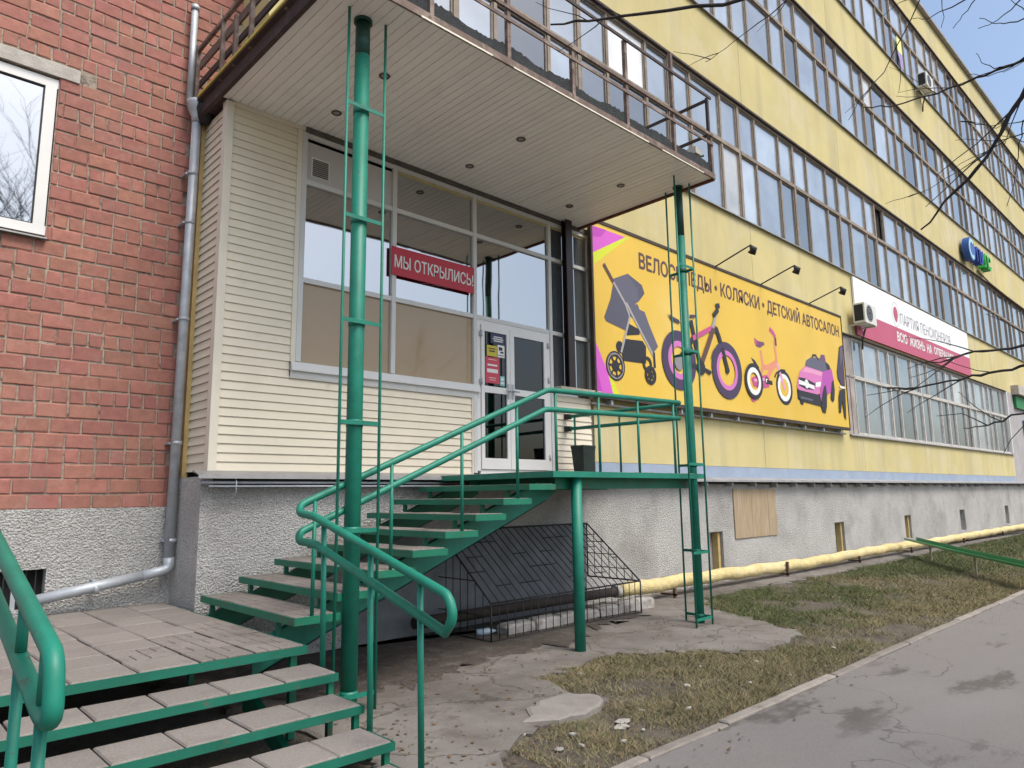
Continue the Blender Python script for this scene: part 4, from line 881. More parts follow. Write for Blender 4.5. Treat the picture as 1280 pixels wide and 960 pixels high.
ART = {'bg': [('P','lime',[(0.01,2.415),(0.521,2.791),(1.067,2.948),(0.508,2.553),(0.037,2.215)]),('P','lime',[(-0.024,0.91),(0.094,0.609),(0.446,0.25),(0.622,-0.006),(0.37,0.004),(-0.02,0.752)]),('P','mag',[(0.02,2.896),(0.927,2.913),(0.01,2.415)]),('P','mag2',[(0.02,2.896),(0.398,2.909),(0.23,2.74),(0.011,2.706)]),('P','mag',[(-0.024,0.91),(0.298,0.394),(0.433,0.009),(-0.056,-0.007)]),('P','mag2',[(-0.033,0.593),(0.155,-0.003),(-0.056,-0.007)])],'stroller': [('R','ink',0.656,0.859,0.107,0.05),('D','ink',0.656,0.859,0.06),('P','slate',[(0.544,2.061),(0.956,2.238),(1.369,2.11),(1.445,1.965),(1.262,1.785),(0.958,1.6),(0.882,1.69),(0.691,1.86),(0.54,1.997)]),('P','slate2',[(0.956,2.238),(1.369,2.11),(1.445,1.965),(1.262,1.785),(1.233,1.991)]),('P','slate2',[(0.54,1.997),(0.691,1.86),(0.882,1.69),(0.916,1.58),(0.988,1.424),(0.831,1.182),(0.308,1.263),(0.254,1.328),(0.445,1.686)]),('P','slate',[(1.004,1.673),(1.215,1.724),(1.273,1.629),(1.421,1.615),(1.537,1.408),(1.794,1.021),(1.629,0.88),(1.384,1.07),(1.112,1.419),(0.971,1.473)]),('P','ink',[(0.88,1.33),(1.248,1.258),(1.242,1.166),(0.866,1.098)]),('P','ink',[(0.822,1.028),(1.319,1.061),(1.419,0.97),(1.397,0.656),(0.758,0.63),(0.687,0.771)]),('L','metal',0.05,[(0.54,1.997),(0.86,1.66),(0.969,1.447),(0.687,0.771)]),('L','metal',0.05,[(0.882,1.69),(1.112,1.419),(1.667,0.793)]),('L','brown',0.075,[(0.283,2.273),(0.4,2.146),(0.54,1.997)]),('L','ink',0.06,[(1.652,0.897),(1.662,0.609)]),('R','ink',0.516,0.513,0.258,0.09),('R','grey',0.516,0.513,0.228,0.03),('D','ink',0.516,0.513,0.1),('L','ink',0.035,[(0.516,0.513),(0.707,0.594)]),('L','ink',0.035,[(0.516,0.513),(0.572,0.713)]),('L','ink',0.035,[(0.516,0.513),(0.395,0.682)]),('L','ink',0.035,[(0.516,0.513),(0.309,0.523)]),('L','ink',0.035,[(0.516,0.513),(0.379,0.358)]),('L','ink',0.035,[(0.516,0.513),(0.552,0.309)]),('L','ink',0.035,[(0.516,0.513),(0.699,0.414)]),('R','ink',1.432,0.654,0.138,0.06),('R','ink',1.517,0.458,0.173,0.07),('D','ink',1.517,0.458,0.07),('L','ink',0.03,[(1.517,0.458),(1.639,0.51)]),('L','ink',0.03,[(1.517,0.458),(1.533,0.59)]),('L','ink',0.03,[(1.517,0.458),(1.411,0.538)]),('L','ink',0.03,[(1.517,0.458),(1.395,0.407)]),('L','ink',0.03,[(1.517,0.458),(1.501,0.327)]),('L','ink',0.03,[(1.517,0.458),(1.623,0.378)])],'bicycle': [('R','ink2',2.464,0.849,0.574,0.22),('R','pink',2.464,0.849,0.374,0.11),('R','ink2',4.217,0.847,0.598,0.2),('R','pink',4.217,0.847,0.418,0.1),('L','ink',0.1,[(2.459,0.8),(3.176,0.785)]),('L','ink',0.12,[(2.466,0.873),(2.96,1.333)]),('L','ink',0.12,[(2.929,1.705),(3.079,1.174),(3.202,0.813)]),('L','dpink',0.1,[(2.962,1.346),(3.808,1.716)]),('L','brown',0.13,[(3.23,0.867),(3.499,1.256),(3.725,1.612),(3.877,1.688)]),('L','ink',0.13,[(3.854,1.697),(3.957,1.529),(4.074,1.255),(4.248,0.816)]),('L','metal',0.09,[(3.732,1.678),(3.822,1.85),(3.888,2.02)]),('L','ink',0.11,[(3.783,1.936),(3.969,2.087),(3.929,2.173),(4.054,2.195)]),('P','ink2',[(2.14,1.698),(2.51,1.637),(2.547,1.569),(2.255,1.595)]),('P','ink2',[(2.894,1.813),(3.097,1.834),(3.092,1.782),(2.911,1.752)]),('P','ink2',[(3.591,1.012),(3.706,1.207),(3.89,1.362),(4.193,1.43),(4.132,1.329),(3.876,1.229)]),('D','ink',3.213,0.79,0.147),('L','ink',0.07,[(3.213,0.79),(3.561,0.728)]),('P','ink',[(3.448,0.753),(3.588,0.756),(3.557,0.689),(3.464,0.692)]),('D','grey',2.438,0.797,0.146),('D','ink',4.217,0.847,0.07)],'kids_bicycle': [('R','ink',5.313,0.732,0.395,0.1),('R','white',5.313,0.732,0.305,0.11),('R','ink',6.772,0.73,0.41,0.1),('R','white',6.772,0.73,0.32,0.11),('P','ink',[(5.264,1.26),(5.439,1.212),(5.628,1.064),(5.57,1.019),(5.377,1.139)]),('L','orange',0.1,[(5.737,1.473),(5.805,1.111),(5.691,0.941)]),('L','orange',0.12,[(5.738,1.09),(6.04,1.125),(6.424,1.278)]),('L','orange',0.13,[(5.98,0.892),(6.235,1.134),(6.48,1.271)]),('L','orange',0.1,[(6.48,1.271),(6.443,1.594),(6.418,1.809)]),('L','pinkl',0.1,[(6.48,1.271),(6.638,0.989),(6.783,0.69)]),('L','dpink',0.12,[(6.226,2.041),(6.384,1.969),(6.484,1.874)]),('L','brown',0.09,[(6.484,1.874),(6.484,1.681)]),('P','plum',[(5.481,1.728),(5.631,1.671),(5.901,1.682),(5.948,1.635),(5.718,1.529),(5.534,1.538)]),('P','dpink',[(5.481,1.728),(5.579,1.676),(5.59,1.559),(5.49,1.598)]),('P','dpink',[(5.228,0.788),(5.337,0.838),(5.932,0.94),(6.059,0.874),(6.03,0.673),(5.78,0.623),(5.308,0.617)]),('P','pinkl',[(5.33,0.786),(5.868,0.867),(5.859,0.801),(5.374,0.726)]),('D','ink',5.925,0.807,0.086),('D','white',5.925,0.807,0.048),('L','ink',0.09,[(5.921,0.781),(6.184,0.78)]),('D','plum',5.271,0.409,0.124),('P','dpink',[(5.13,0.422),(5.355,0.391),(5.371,0.315),(5.262,0.268),(5.166,0.311)]),('L','ink',0.05,[(6.316,0.928),(6.416,1.033),(6.659,1.128),(6.864,1.137)])],'toy_car': [('P','ink',[(7.404,0.761),(7.424,0.512),(7.729,0.481),(8.77,0.447),(8.861,0.75)]),('D','ink',7.62,0.5,0.108),('P','slate',[(7.945,1.373),(8.036,1.529),(8.316,1.637),(8.724,1.673),(9.135,1.648),(9.401,1.557),(9.383,1.464),(8.934,1.323)]),('P','plum',[(8.8,1.637),(8.916,1.781),(9.128,1.799),(9.174,1.668),(9.09,1.597)]),('L','ink',0.05,[(8.381,1.63),(8.427,1.704),(8.598,1.725),(8.748,1.616)]),('P','ink',[(9.126,1.601),(9.334,1.58),(9.441,1.47),(9.231,1.416)]),('P','pinkc',[(7.509,1.025),(7.632,1.208),(7.945,1.373),(8.937,1.338),(8.848,1.045),(8.551,0.722),(7.524,0.745),(7.398,0.803)]),('P','pinkl',[(7.728,1.219),(7.973,1.347),(8.899,1.319),(8.812,1.22),(8.244,1.232)]),('P','magc',[(8.937,1.338),(9.493,1.476),(9.579,1.179),(9.53,0.93),(9.031,0.735),(8.721,0.546),(8.653,0.731)]),('P','ink',[(7.545,1.057),(7.892,1.065),(8.432,0.989),(8.335,0.82),(7.909,0.794),(7.512,0.856)]),('L','white',0.05,[(7.531,0.971),(7.934,0.94),(8.37,0.904)]),('L','white',0.05,[(7.521,0.913),(7.927,0.896),(8.361,0.851)]),('R','white',7.946,0.932,0.111,0.05),('L','white',0.05,[(7.946,0.932),(7.946,1.043)]),('L','white',0.05,[(7.946,0.932),(7.85,0.877)]),('L','white',0.05,[(7.946,0.932),(8.042,0.877)]),('P','white',[(8.471,1.022),(8.784,1.068),(8.727,0.944),(8.448,0.894)]),('P','ink',[(7.493,0.742),(7.699,0.676),(8.146,0.672),(8.415,0.71),(8.648,0.701),(8.667,0.439),(7.604,0.485),(7.402,0.566)]),('P','slate',[(7.561,0.593),(8.227,0.578),(8.219,0.535),(7.553,0.551)]),('P','ink',[(8.791,0.743),(8.936,0.964),(9.048,1.005),(9.072,0.768),(9.015,0.466),(8.91,0.281),(8.742,0.299),(8.667,0.439)]),('P','ink',[(9.42,1.102),(9.548,1.206),(9.582,0.935),(9.497,0.654),(9.393,0.6),(9.291,0.697)])],'motorbike': [('P','ink2',[(10.106,2.145),(10.335,2.224),(10.309,1.949),(10.289,1.377),(10.268,1.092),(10.043,1.102),(9.854,1.269),(9.831,1.452),(10.021,1.913)]),('P','slate',[(10.138,2.117),(10.301,2.171),(10.24,1.877),(10.071,1.604)]),('P','white',[(9.891,1.087),(10.226,1.072),(10.216,1.025),(9.951,1.015)]),('P','ink',[(9.903,0.964),(10.255,1.028),(10.221,0.682),(10.154,0.183),(10.059,0.269),(10.028,0.482),(9.997,0.695),(9.851,0.347),(9.745,0.37),(9.79,0.77)])]}
art('bg', ART['bg'][:1]+ART['bg'][2:4], 'printed_corner'); art('bg', ART['bg'][1:2]+ART['bg'][4:], 'printed_corner'); art('s', ART['stroller'], 'printed_pushchair'); art('b', ART['bicycle'], 'printed_bicycle')
art('k', ART['kids_bicycle'], 'printed_child_bicycle'); art('c', ART['toy_car'], 'printed_toy_car'); art('m', ART['motorbike'], 'printed_motorbike')
TB = mat('print_brown', (.055, .028, .018), .5)
lettering('lettering', 'ВЕЛОСИПЕДЫ • КОЛЯСКИ • ДЕТСКИЙ АВТОСАЛОН', TB, BX0+1.32, BX0+10.18, BZ0+2.36, BZ0+2.80, YB-.003, bb, .011)
reloc(bb)
for x in (13.0, 14.95, 17.45):
    lab = {13.0: 'outreach lamp over the bicycle wording of the yellow billboard', 14.95: 'outreach lamp over the middle wording of the yellow billboard', 17.45: 'outreach lamp over the last word of the yellow billboard'}[x]
    l_ = thing('billboard_lamp', lab, 'lamp', (x, YB, 6.5), 'lamps over the billboard')
    b = MB(); b.tube([(x, YB+.04, 6.40), (x, 6.62, 6.66)], .016, 8); b.build('arm', DARKSTEEL, l_)
    b = MB(); b.tube([(x, 6.62, 6.67), (x+.03, 6.56, 6.58), (x+.05, 6.62, 6.50)], [.02, .075, .085], 10); b.build('head', DARKSTEEL, l_)
    reloc(l_)

# ================================================================== signs further along
ps = thing('wall_sign', 'long white and crimson sign above the ground floor windows', 'sign', (26.5, FY-.05, 6.12))
b = MB(); b.box(20.82, 32.25, FY-.07, FY-.02, 6.86, 7.86); b.build('panel', mat('sign_white', (.80, .80, .80), .45), ps)
b = MB(); b.box(20.82, 32.25, FY-.072, FY-.02, 6.13, 6.857); b.build('panel', mat('sign_crimson', (.46, .075, .14), .5, var=(1., .06)), ps)
lettering('lettering', 'ПАРТИЯ ПЕНСИОНЕРОВ', mat('print_grey', (.22, .21, .21), .5), 24.55, 29.9, 7.02, 7.40, FY-.073, ps, 0.)
for wd_, xa, xb in (('ВСЮ', 24.1, 25.0), ('ЖИЗНЬ', 25.25, 26.75), ('НА', 27.0, 27.5), ('ОПЕРАЦИИ', 27.75, 30.0)): lettering('lettering', wd_, SW, xa, xb, 6.42, 6.72, FY-.077, ps, .012)
b = MB(); y = FY-.074; cx, cz = 24.15, 7.28
b.poly([(cx+.20*math.sin(2*math.pi*k/24)*(1-.35*max(0, -math.cos(2*math.pi*k/24))), y, cz+.26*math.cos(2*math.pi*k/24)) for k in range(24)], 0)
for k in range(24):
    a0 = 2*math.pi*k/24; a1 = 2*math.pi*(k+1)/24
    b.poly([(cx+.30*math.sin(a0), y, cz+.38*math.cos(a0)), (cx+.33*math.sin(a0), y, cz+.41*math.cos(a0)), (cx+.33*math.sin(a1), y, cz+.41*math.cos(a1)), (cx+.30*math.sin(a1), y, cz+.38*math.cos(a1))], 1)
b.build('emblem', [mat('emblem_red', (.42, .08, .12), .5), mat('print_pale', (.5, .5, .5), .5)], ps)
reloc(ps)
gs = thing('channel_letter_sign', 'round blue emblem with blue and green raised letters between floors', 'sign', (35.5, FY-.2, 11.2))
b = MB(); b.v = []; N_ = 28
for yy, r in ((FY-.12, .5), (FY-.36, .5)):
    for k in range(N_): b.v.append((33.25+r*math.cos(2*math.pi*k/N_), yy, 11.55+r*math.sin(2*math.pi*k/N_)))
for k in range(N_): b.face([k, (k+1) % N_, N_+(k+1) % N_, N_+k])
b.face([N_+k for k in range(N_)]); b.build('disc', mat('disc_blue', (.02, .08, .32), .4), gs)
b = MB()
for k in range(20):
    a0 = R(50)+R(260)*k/20; a1 = R(50)+R(260)*(k+1)/20
    b.poly([(33.25+.28*math.cos(a0), FY-.37, 11.55+.28*math.sin(a0)), (33.25+.44*math.cos(a0), FY-.37, 11.55+.44*math.sin(a0)), (33.25+.44*math.cos(a1), FY-.37, 11.55+.44*math.sin(a1)), (33.25+.28*math.cos(a1), FY-.37, 11.55+.28*math.sin(a1))])
b.build('ring', mat('disc_cyan', (.35, .62, .68), .4), gs)
for s_, mm, x0, x1 in (('ПУ', mat('letter_blue', (.015, .05, .36), .4), 33.9, 34.95), ('ЛС', mat('letter_green', (.03, .40, .05), .4), 35.1, 36.15)):
    for q in range(2): lettering('letter', s_[q], mm, x0+q*(x1-x0)*.52, x0+q*(x1-x0)*.52+(x1-x0)*.46, 11.15, 11.8, FY-.25, gs, 0., .14)
b = MB(); b.box(33.9, 36.5, FY-.12, FY-.08, 11.4, 11.5); b.box(34.5, 34.55, FY-.1, FY, 11.4, 11.5); b.box(36.4, 36.45, FY-.1, FY, 11.4, 11.5); b.box(33.2, 33.3, FY-.13, FY, 11.5, 11.6); b.build('bracket', GALV, gs)
reloc(gs)
b = MB(); b.tube([(35.2, FY-.05, 11.1), (37, FY-.06, 10.92), (40, FY-.06, 10.86), (46, FY-.05, 10.84)], .035, 6)
tag(b.build('cable', mat('cable_tan', (.16, .12, .08), .8)), 'thick brown cable sagging along the wall below the round sign', 'cable')
# air conditioners
def aircon(x, z, label):
    t = thing('air_conditioner', label, 'air conditioner', (x, FY-.3, z), 'air conditioners on the facade')
    b = MB(); b.bev(x, x+.85, FY-.48, FY-.16, z, z+.58, .02); b.build('casing', WHITEP, t)
    b = MB(); cx, cz = x+.36, z+.29
    b.poly([(cx+.24*math.cos(2*math.pi*k/20), FY-.482, cz+.24*math.sin(2*math.pi*k/20)) for k in range(20)], 0)
    for k in range(3):
        r0 = .07+.07*k
        for q in range(20):
            a0 = 2*math.pi*q/20; a1 = 2*math.pi*(q+1)/20
            b.poly([(cx+r0*math.cos(a0), FY-.486, cz+r0*math.sin(a0)), (cx+(r0+.012)*math.cos(a0), FY-.486, cz+(r0+.012)*math.sin(a0)), (cx+(r0+.012)*math.cos(a1), FY-.486, cz+(r0+.012)*math.sin(a1)), (cx+r0*math.cos(a1), FY-.486, cz+r0*math.sin(a1))], 1)
    b.build('fan_grille', [DARKSTEEL, GALV], t)
    b = MB(); b.box(x-.004, x-.002, FY-.44, FY-.20, z+.06, z+.52); b.build('side_grille', DARKSTEEL, t)
    for xx in (x+.08, x+.72):
        b = MB(); b.box(xx, xx+.04, FY-.5, FY, z-.04, z-.003); b.box(xx, xx+.04, FY-.035, FY, z-.28, z-.04); b.build('bracket', WHITEP, t)
    b = MB(); b.tube(bez([(x+.8, FY-.25, z+.1), (x+.92, FY-.15, z+.05), (x+.9, FY-.04, z-.3), (x+.85, FY-.03, z-.6)], .1), .025, 8); b.build('hose', DARKSTEEL, t)
    reloc(t)
aircon(20.35, 6.36, 'white air conditioner box beside the white and crimson sign')
aircon(28.9, 17.05, 'white air conditioner box hung below a top floor window')
b = MB(); b.tube([(46, 8.4, 21.5), (46, 8.4, 23.2)], .05, 8); b.tube([(45.5, 8.35, 22.6), (45.52, 8.2, 22.62), (45.53, 8.15, 22.63)], [.55, .5, .2], 14); b.tube([(45.6, 8.4, 22.2), (46, 8.4, 22.2)], .04, 6)
tag(b.build('roof_antenna', WHITEP), 'white dish antenna on a short mast at the roof edge', 'antenna')

# ================================================================== trees
def tree(name, label, x, y, h, seed, group, r0=.16):
    rg = random.Random(seed); t = thing(name, label, 'tree', (x, y, 0), group)
    tr = MB(); cr = MB(); pts = [Vector((x, y, -.1))]; d = Vector((0, 0, 1))
    for i in range(7): d = (d+Vector((rg.gauss(0, .06), rg.gauss(0, .06), 0))).normalized(); pts.append(pts[-1]+d*h*.62/7)
    tr.tube(pts, [r0*(1-.085*i) for i in range(8)], 9); tr.build('trunk', BARK, t)
    def br(p, d, L, r, lev):
        q = [p]; n = 4
        for i in range(n): d = (d+Vector((rg.gauss(0, .13), rg.gauss(0, .13), rg.gauss(.04, .09)))).normalized(); q.append(q[-1]+d*L/n)
        cr.tube(q, [max(.005, r*(1-.2*i)) for i in range(n+1)], 5 if lev < 2 else 3, cap=False)
        if lev < 3:
            for k in range(5 if lev == 0 else 4):
                f = rg.uniform(.3, 1); i = min(n-1, int(f*n)); pp = q[i].lerp(q[i+1], f*n-i); a = rg.uniform(0, 6.28)
                nd = (d+Vector((math.cos(a), math.sin(a), rg.uniform(0, .5)))*.75).normalized(); br(pp, nd, L*rg.uniform(.45, .7), r*.5, lev+1)
    for i in range(9):
        f = rg.uniform(.35, 1); k = min(6, int(f*7)); p = pts[k].lerp(pts[k+1], f*7-k); a = rg.uniform(0, 6.28)
        br(p, Vector((math.cos(a), math.sin(a), rg.uniform(.6, 1.5))).normalized(), h*rg.uniform(.22, .42), r0*.42, 0)
    br(pts[-1], Vector((0, 0, 1)), h*.35, r0*.4, 0)
    cr.build('crown', BARK, t); reloc(t)
for i, (x, y, h) in enumerate(((3.0, -17, 15), (6.2, -19, 17), (4.9, -26, 18), (27, -24, 12))):
    tree('bare_tree', 'leafless tree across the path, mirrored in the brick building window' if i < 3 else 'leafless tree far across the path, mirrored in the shop glazing', x, y, h, 20+i, 'trees across the path' if i < 3 else 'far trees across the path')
# the tree whose twigs reach into the view
BRN = {'a':[[2.99,2.74,4.66],[3.15,2.57,4.65],[3.34,2.32,4.66],[3.61,1.9,4.64],[3.81,1.48,4.63],[4.0,0.95,4.61],[4.14,0.35,4.55]],'b':[[5.65,1.86,2.49],[5.7,1.72,2.47],[5.75,1.56,2.5],[5.8,1.35,2.53],[5.84,1.19,2.54],[5.87,1.01,2.58],[5.91,0.75,2.63]],'c':[[5.71,1.61,2.66],[5.75,1.48,2.66],[5.78,1.31,2.7],[5.82,1.17,2.7],[5.85,0.99,2.73],[5.89,0.73,2.74]],'d':[[5.81,1.44,2.17],[5.83,1.35,2.17],[5.86,1.21,2.21],[5.89,1.05,2.26],[5.93,0.79,2.31]],'e':[[3.86,1.05,3.02],[3.85,0.93,3.13],[3.84,0.77,3.26],[3.82,0.67,3.37],[3.8,0.62,3.44],[3.77,0.53,3.54],[3.72,0.38,3.68]],'f':[[6.36,2.08,5.12],[6.44,1.9,5.08],[6.54,1.55,5.09],[6.59,1.26,5.12],[6.62,1.07,5.14],[6.64,0.88,5.16],[6.67,0.58,5.16]],'g':[[6.55,1.31,5.16],[6.6,1.18,5.11],[6.62,1.08,5.11],[6.62,0.88,5.18],[6.65,0.58,5.18]],'h':[[6.49,1.23,5.29],[6.54,1.2,5.21],[6.59,1.14,5.15],[6.61,1.07,5.14]],'i':[[6.8,1.11,4.71],[6.75,1.28,4.77],[6.69,1.43,4.84]],'j':[[5.17,2.94,5.43],[5.21,2.77,5.51],[5.28,2.47,5.63],[5.32,2.23,5.73],[5.33,2.07,5.8]],'k':[[5.99,1.09,5.19],[6.0,0.98,5.21],[5.99,0.85,5.27],[5.98,0.7,5.33]],'l':[[5.96,1.07,5.26],[6.01,1.0,5.2],[6.04,0.91,5.17],[6.07,0.78,5.17]],'m':[[5.9,1.31,5.28],[5.81,1.27,5.44],[5.73,1.22,5.58]],'n':[[5.93,1.25,5.25],[5.91,1.16,5.31],[5.89,1.08,5.38],[5.84,0.97,5.49]],'o':[[5.79,1.48,5.38],[5.83,1.38,5.36],[5.87,1.14,5.4],[5.89,0.96,5.43]],'p':[[6.77,1.91,4.34],[6.81,1.73,4.38],[6.83,1.41,4.51],[6.84,1.2,4.6],[6.84,1.13,4.63],[6.87,0.98,4.63]],'q':[[7.01,1.24,4.11],[6.96,1.16,4.3],[6.88,1.07,4.56],[6.81,1.02,4.73]],'r':[[6.71,1.35,4.81],[6.78,1.2,4.73],[6.82,1.02,4.72],[6.86,0.76,4.71]],'s':[[6.78,1.24,4.7],[6.83,1.13,4.63],[6.89,1.0,4.54],[6.98,0.76,4.41]],'t':[[5.96,0.88,5.3],[6.01,0.83,5.24],[6.06,0.78,5.17]],'u':[[6.1,2.12,4.92],[6.08,2.01,5.05],[6.06,1.8,5.2],[5.92,1.44,5.6],[5.87,1.33,5.72]]}
nt_ = thing('overhanging_tree', 'leafless tree by the path with twigs hanging before the facade', 'tree', (5.6, -1.9, 0))
b = MB(); b.tube([(5.6, -1.9, -.1), (5.55, -1.85, 1.5), (5.65, -1.8, 3.2), (5.5, -1.7, 5.0), (5.6, -1.75, 7.0), (5.5, -1.8, 9.0)], [.17, .15, .13, .10, .07, .03], 12); b.build('trunk', BARK, nt_)
THK = dict(a=.018, b=.013, c=.013, d=.010, e=.013, f=.014)
HUB = {'b': (5.65, -1.8, 3.0), 'c': (5.65, -1.8, 3.1), 'd': (5.6, -1.8, 2.6), 'e': (5.6, -1.8, 4.3), 'a': (5.5, -1.7, 5.2), 'f': (5.55, -1.7, 5.6)}
for k, pts in BRN.items():
    r = THK.get(k, .006); P_ = [Vector(p) for p in pts]; rg = random.Random(ord(k))
    fine = []
    for i in range(len(P_)-1):
        for q in range(3): fine.append(P_[i].lerp(P_[i+1], q/3)+Vector((rg.gauss(0, .006), rg.gauss(0, .006), rg.gauss(0, .006))))
    fine.append(P_[-1]); n = len(fine); rs = [max(.0025, r*(.3+.7*i/n))*(1.25 if rg.random() < .15 else 1) for i in range(n)]
    if k in HUB: h_ = Vector(HUB[k]); fine += [fine[-1].lerp(h_, .5)+Vector((0, 0, .1)), h_]; rs += [r*1.5, r*2.2]
    elif k in 'gr' or len(P_) >= 4 and k not in 'hiq': 
        h_ = Vector((5.6, -1.75, 6.6 if P_[-1].z > 5.6 else 5.4)); fine += [fine[-1].lerp(h_, .5)+Vector((0, 0, .15)), h_]; rs += [r*1.6, r*2.6]
    else: 
        tgt = min((Vector(p) for kk in BRN for p in BRN[kk] if kk not in (k, 'h', 'i', 'q', 'm', 't')), key=lambda p: (p-P_[-1]).length); fine += [tgt]; rs += [r*1.2]
    b = MB(); b.tube(fine, rs, 6); bo = b.build('branch', BARK, nt_)
    if k in 'abcdefpuj':                                  # side twigs
        for q in range(5 if k in 'bcf' else 3):
            i = rg.randrange(1, max(2, min(len(fine)-4, 3*len(P_)-4))); p0 = fine[i]; d0 = (fine[i-1]-fine[i+1]).normalized()
            dd = (d0+Vector((rg.gauss(0, .35), rg.gauss(0, .35), rg.gauss(.1, .5)))).normalized(); tw = [p0]
            for _ in range(4): dd = (dd+Vector((rg.gauss(0, .12), rg.gauss(0, .12), rg.gauss(0, .15)))).normalized(); tw.append(tw[-1]+dd*rg.uniform(.06, .13))
            b = MB(); b.tube(tw, [.0045, .004, .003, .0025, .0018], 4); b.build('twig', BARK, bo)
reloc(nt_)

# ================================================================== grass, litter
nr = np.random.default_rng(5)
def inside(px, py, poly):
    r = np.zeros(len(px), bool); j = len(poly)-1
    for i in range(len(poly)):
        xi, yi = poly[i]; xj, yj = poly[j]
        r ^= ((yi > py) != (yj > py)) & (px < (xj-xi)*(py-yi)/(yj-yi+1e-9)+xi); j = i
    return r
def vnoise(x, y, s, seed):
    g = np.random.default_rng(seed).random((200, 200)); xi = x*s+50; yi = y*s+50; x0 = np.floor(xi).astype(int); y0 = np.floor(yi).astype(int); fx = xi-x0; fy = yi-y0
    fx = fx*fx*(3-2*fx); fy = fy*fy*(3-2*fy); G = lambda a, c: g[a % 200, c % 200]
    return (G(x0, y0)*(1-fx)+G(x0+1, y0)*fx)*(1-fy)+(G(x0, y0+1)*(1-fx)+G(x0+1, y0+1)*fx)*fy
def grass(name, n, x0, x1, dens, hgt, seed, material, label, wmul=1.):
    rg = np.random.default_rng(seed); x = x0+(x1-x0)*rg.random(n)**1.5; y = rg.uniform(3.13, 7.0, n)
    jx = rg.normal(0, .07, n); jy = rg.normal(0, .07, n); keep = ~inside(x+jx, y+jy, apron) & ~inside(x, y, loose) & (rg.random(n) < dens(x, y)); x = x[keep]; y = y[keep]; n = len(x)
    h = hgt*rg.uniform(.3, 1.3, n)*(.6+.8*vnoise(x, y, 4., 9)); a = rg.uniform(0, 6.28, n); wd = wmul*rg.uniform(.0014, .0034, n)*(1+x/16); lean = rg.uniform(.4, 2.2, n)*h; la = rg.uniform(0, 6.28, n)
    V = np.zeros((n, 3, 3)); z0 = -.03
    V[:, 0] = np.c_[x-np.cos(a)*wd, y-np.sin(a)*wd, np.full(n, z0)]; V[:, 1] = np.c_[x+np.cos(a)*wd, y+np.sin(a)*wd, np.full(n, z0)]; V[:, 2] = np.c_[x+np.cos(la)*lean, y+np.sin(la)*lean, z0+h]
    me = bpy.data.meshes.new(name); me.vertices.add(n*3); me.vertices.foreach_set('co', V.ravel()); me.loops.add(n*3); me.loops.foreach_set('vertex_index', np.arange(n*3)); me.polygons.add(n); me.polygons.foreach_set('loop_start', np.arange(n)*3); me.update(calc_edges=True); me.validate()
    me.materials.append(material); o = link(name, me, kind='stuff'); tag(o, label, 'grass')
cover = lambda x, y: np.clip((vnoise(x, y, .9, 1)*.6+vnoise(x, y, 2.6, 2)*.4-.20-.38*np.clip((4.3-x)/1.5, 0, 1)-.16*np.clip((6.5-x)/2.5, 0, 1)*(y < 4.1))*2.4, 0, 1)*np.clip((y-3.1)/.35+.25, .2, 1)
grn = lambda x, y: np.clip((vnoise(x, y, .6, 3)+(y-5.1)*.28-.30)*2.2, .15, 1)
GR = mat('grass_green', (.075, .10, .03), .8, var=(2., .35)); DG = mat('grass_dry', (.22, .18, .095), .85, var=(2.5, .35))
grass('grass', 260000, 3.6, 18, lambda x, y: cover(x, y)*grn(x, y), .058, 1, GR, 'short green grass growing in the strip by the wall')
grass('dry_grass', 300000, 3.6, 18, lambda x, y: cover(x, y)*(1.05-.75*grn(x, y)), .045, 2, DG, 'matted straw coloured grass beside the kerb')
grass('far_grass', 110000, 13, 45, lambda x, y: (.9*grn(x, y)+.1)*np.clip((x-13)/6, 0, 1)*np.clip(cover(x, y)+.45, 0, 1), .07, 3, GR, 'green grass further along the strip beyond the channel', 1.2)
grass('far_dry_grass', 110000, 13, 45, lambda x, y: (1-.7*grn(x, y))*np.clip((x-13)/6, 0, 1)*np.clip(cover(x, y)+.45, 0, 1), .05, 4, DG, 'straw coloured grass further along the strip beyond the channel', 1.2)
LEAF = mat('dead_leaf', (.13, .085, .045), .9, var=(9., .4))
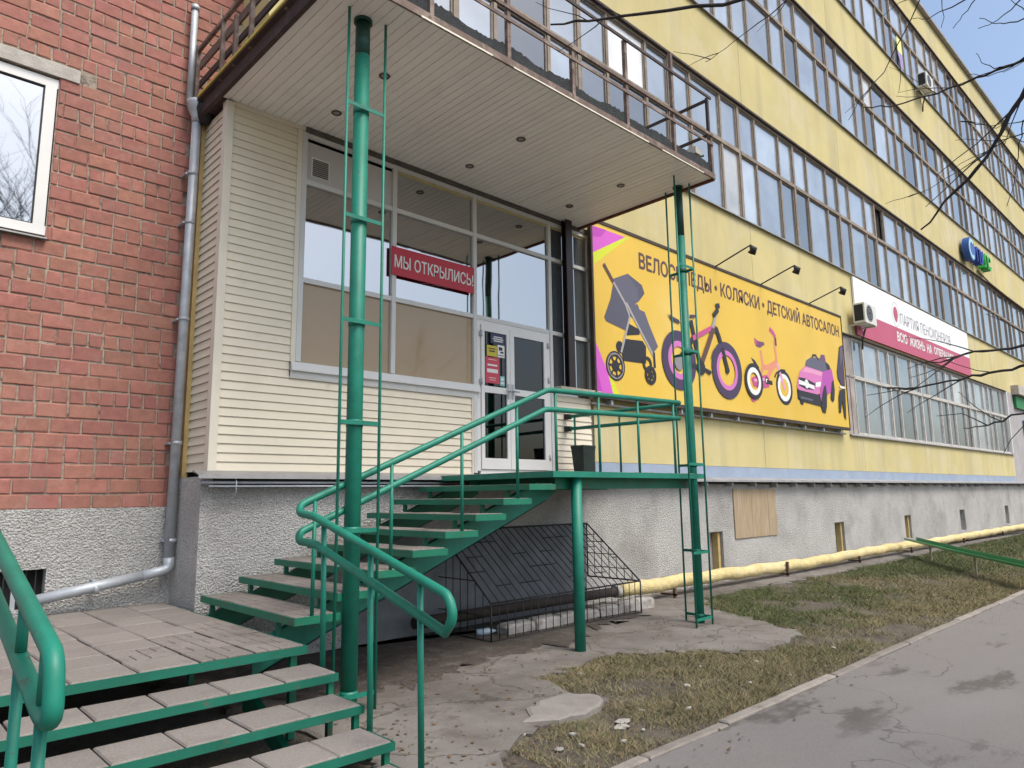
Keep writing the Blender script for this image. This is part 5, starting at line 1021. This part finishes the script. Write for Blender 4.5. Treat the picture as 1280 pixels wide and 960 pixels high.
rg = np.random.default_rng(12); n = 1500; x = 3.0+rg.random(n)**1.6*14; y = rg.uniform(2.7, 7.0, n); z = np.where(inside(x, y, apron), .008, np.where(y < 3.03, .002, -.01)); z = np.where(inside(x, y, dirt_shade), .02, z)
s_ = rg.uniform(.008, .028, n); a = rg.uniform(0, 6.28, n); V = np.zeros((n, 4, 3)); tl = rg.uniform(0, .02, (n, 4))
for q, (u, v) in enumerate(((-1, -.2), (.1, -.55), (1, .1), (-.1, .5))): V[:, q] = np.c_[x+(u*np.cos(a)-v*np.sin(a))*s_, y+(u*np.sin(a)+v*np.cos(a))*s_, z+tl[:, q]*.5]
me = bpy.data.meshes.new('leaf_litter'); me.from_pydata(V.reshape(-1, 3).tolist(), [], np.arange(n*4).reshape(-1, 4).tolist()); me.materials.append(LEAF)
tag(link('leaf_litter', me, kind='stuff'), 'scattered dead leaves and crumbs over the grass and concrete', 'leaf litter')
STONE = mat('pale_stone', (.33, .31, .28), .9, var=(10., .2), rnd=.25)
spots_ = [(3.86, 3.62), (4.02, 3.55), (4.55, 3.62), (4.66, 3.68), (4.6, 3.45), (5.9, 3.9), (5.55, 4.9), (6.6, 4.2), (5.0, 3.75), (6.4, 3.55), (4.3, 3.4), (3.9, 4.02), (7.2, 3.9), (8.4, 3.6), (3.6, 3.9), (5.3, 3.5), (6.9, 3.4), (4.15, 3.75)]
for i, (x, y) in enumerate(spots_):
    rg = random.Random(i); b = MB(); bm = bmesh.new(); bmesh.ops.create_icosphere(bm, subdivisions=1, radius=1)
    sx, sy, sz = rg.uniform(.014, .05), rg.uniform(.014, .04), rg.uniform(.008, .018)
    if i in (2, 3): sx, sy = .09, .06
    for v in bm.verts: v.co = Vector((v.co.x*sx*rg.uniform(.7, 1.2), v.co.y*sy*rg.uniform(.7, 1.2), v.co.z*sz))
    me = bpy.data.meshes.new('stone'); bm.to_mesh(me); bm.free(); me.materials.append(STONE); o = link('stone', me, None, (x, y, -.022+sz*.6))
    tag(o, 'pale chip of concrete lying in the bare dirt by the kerb', 'stone', 'chips of concrete in the dirt')
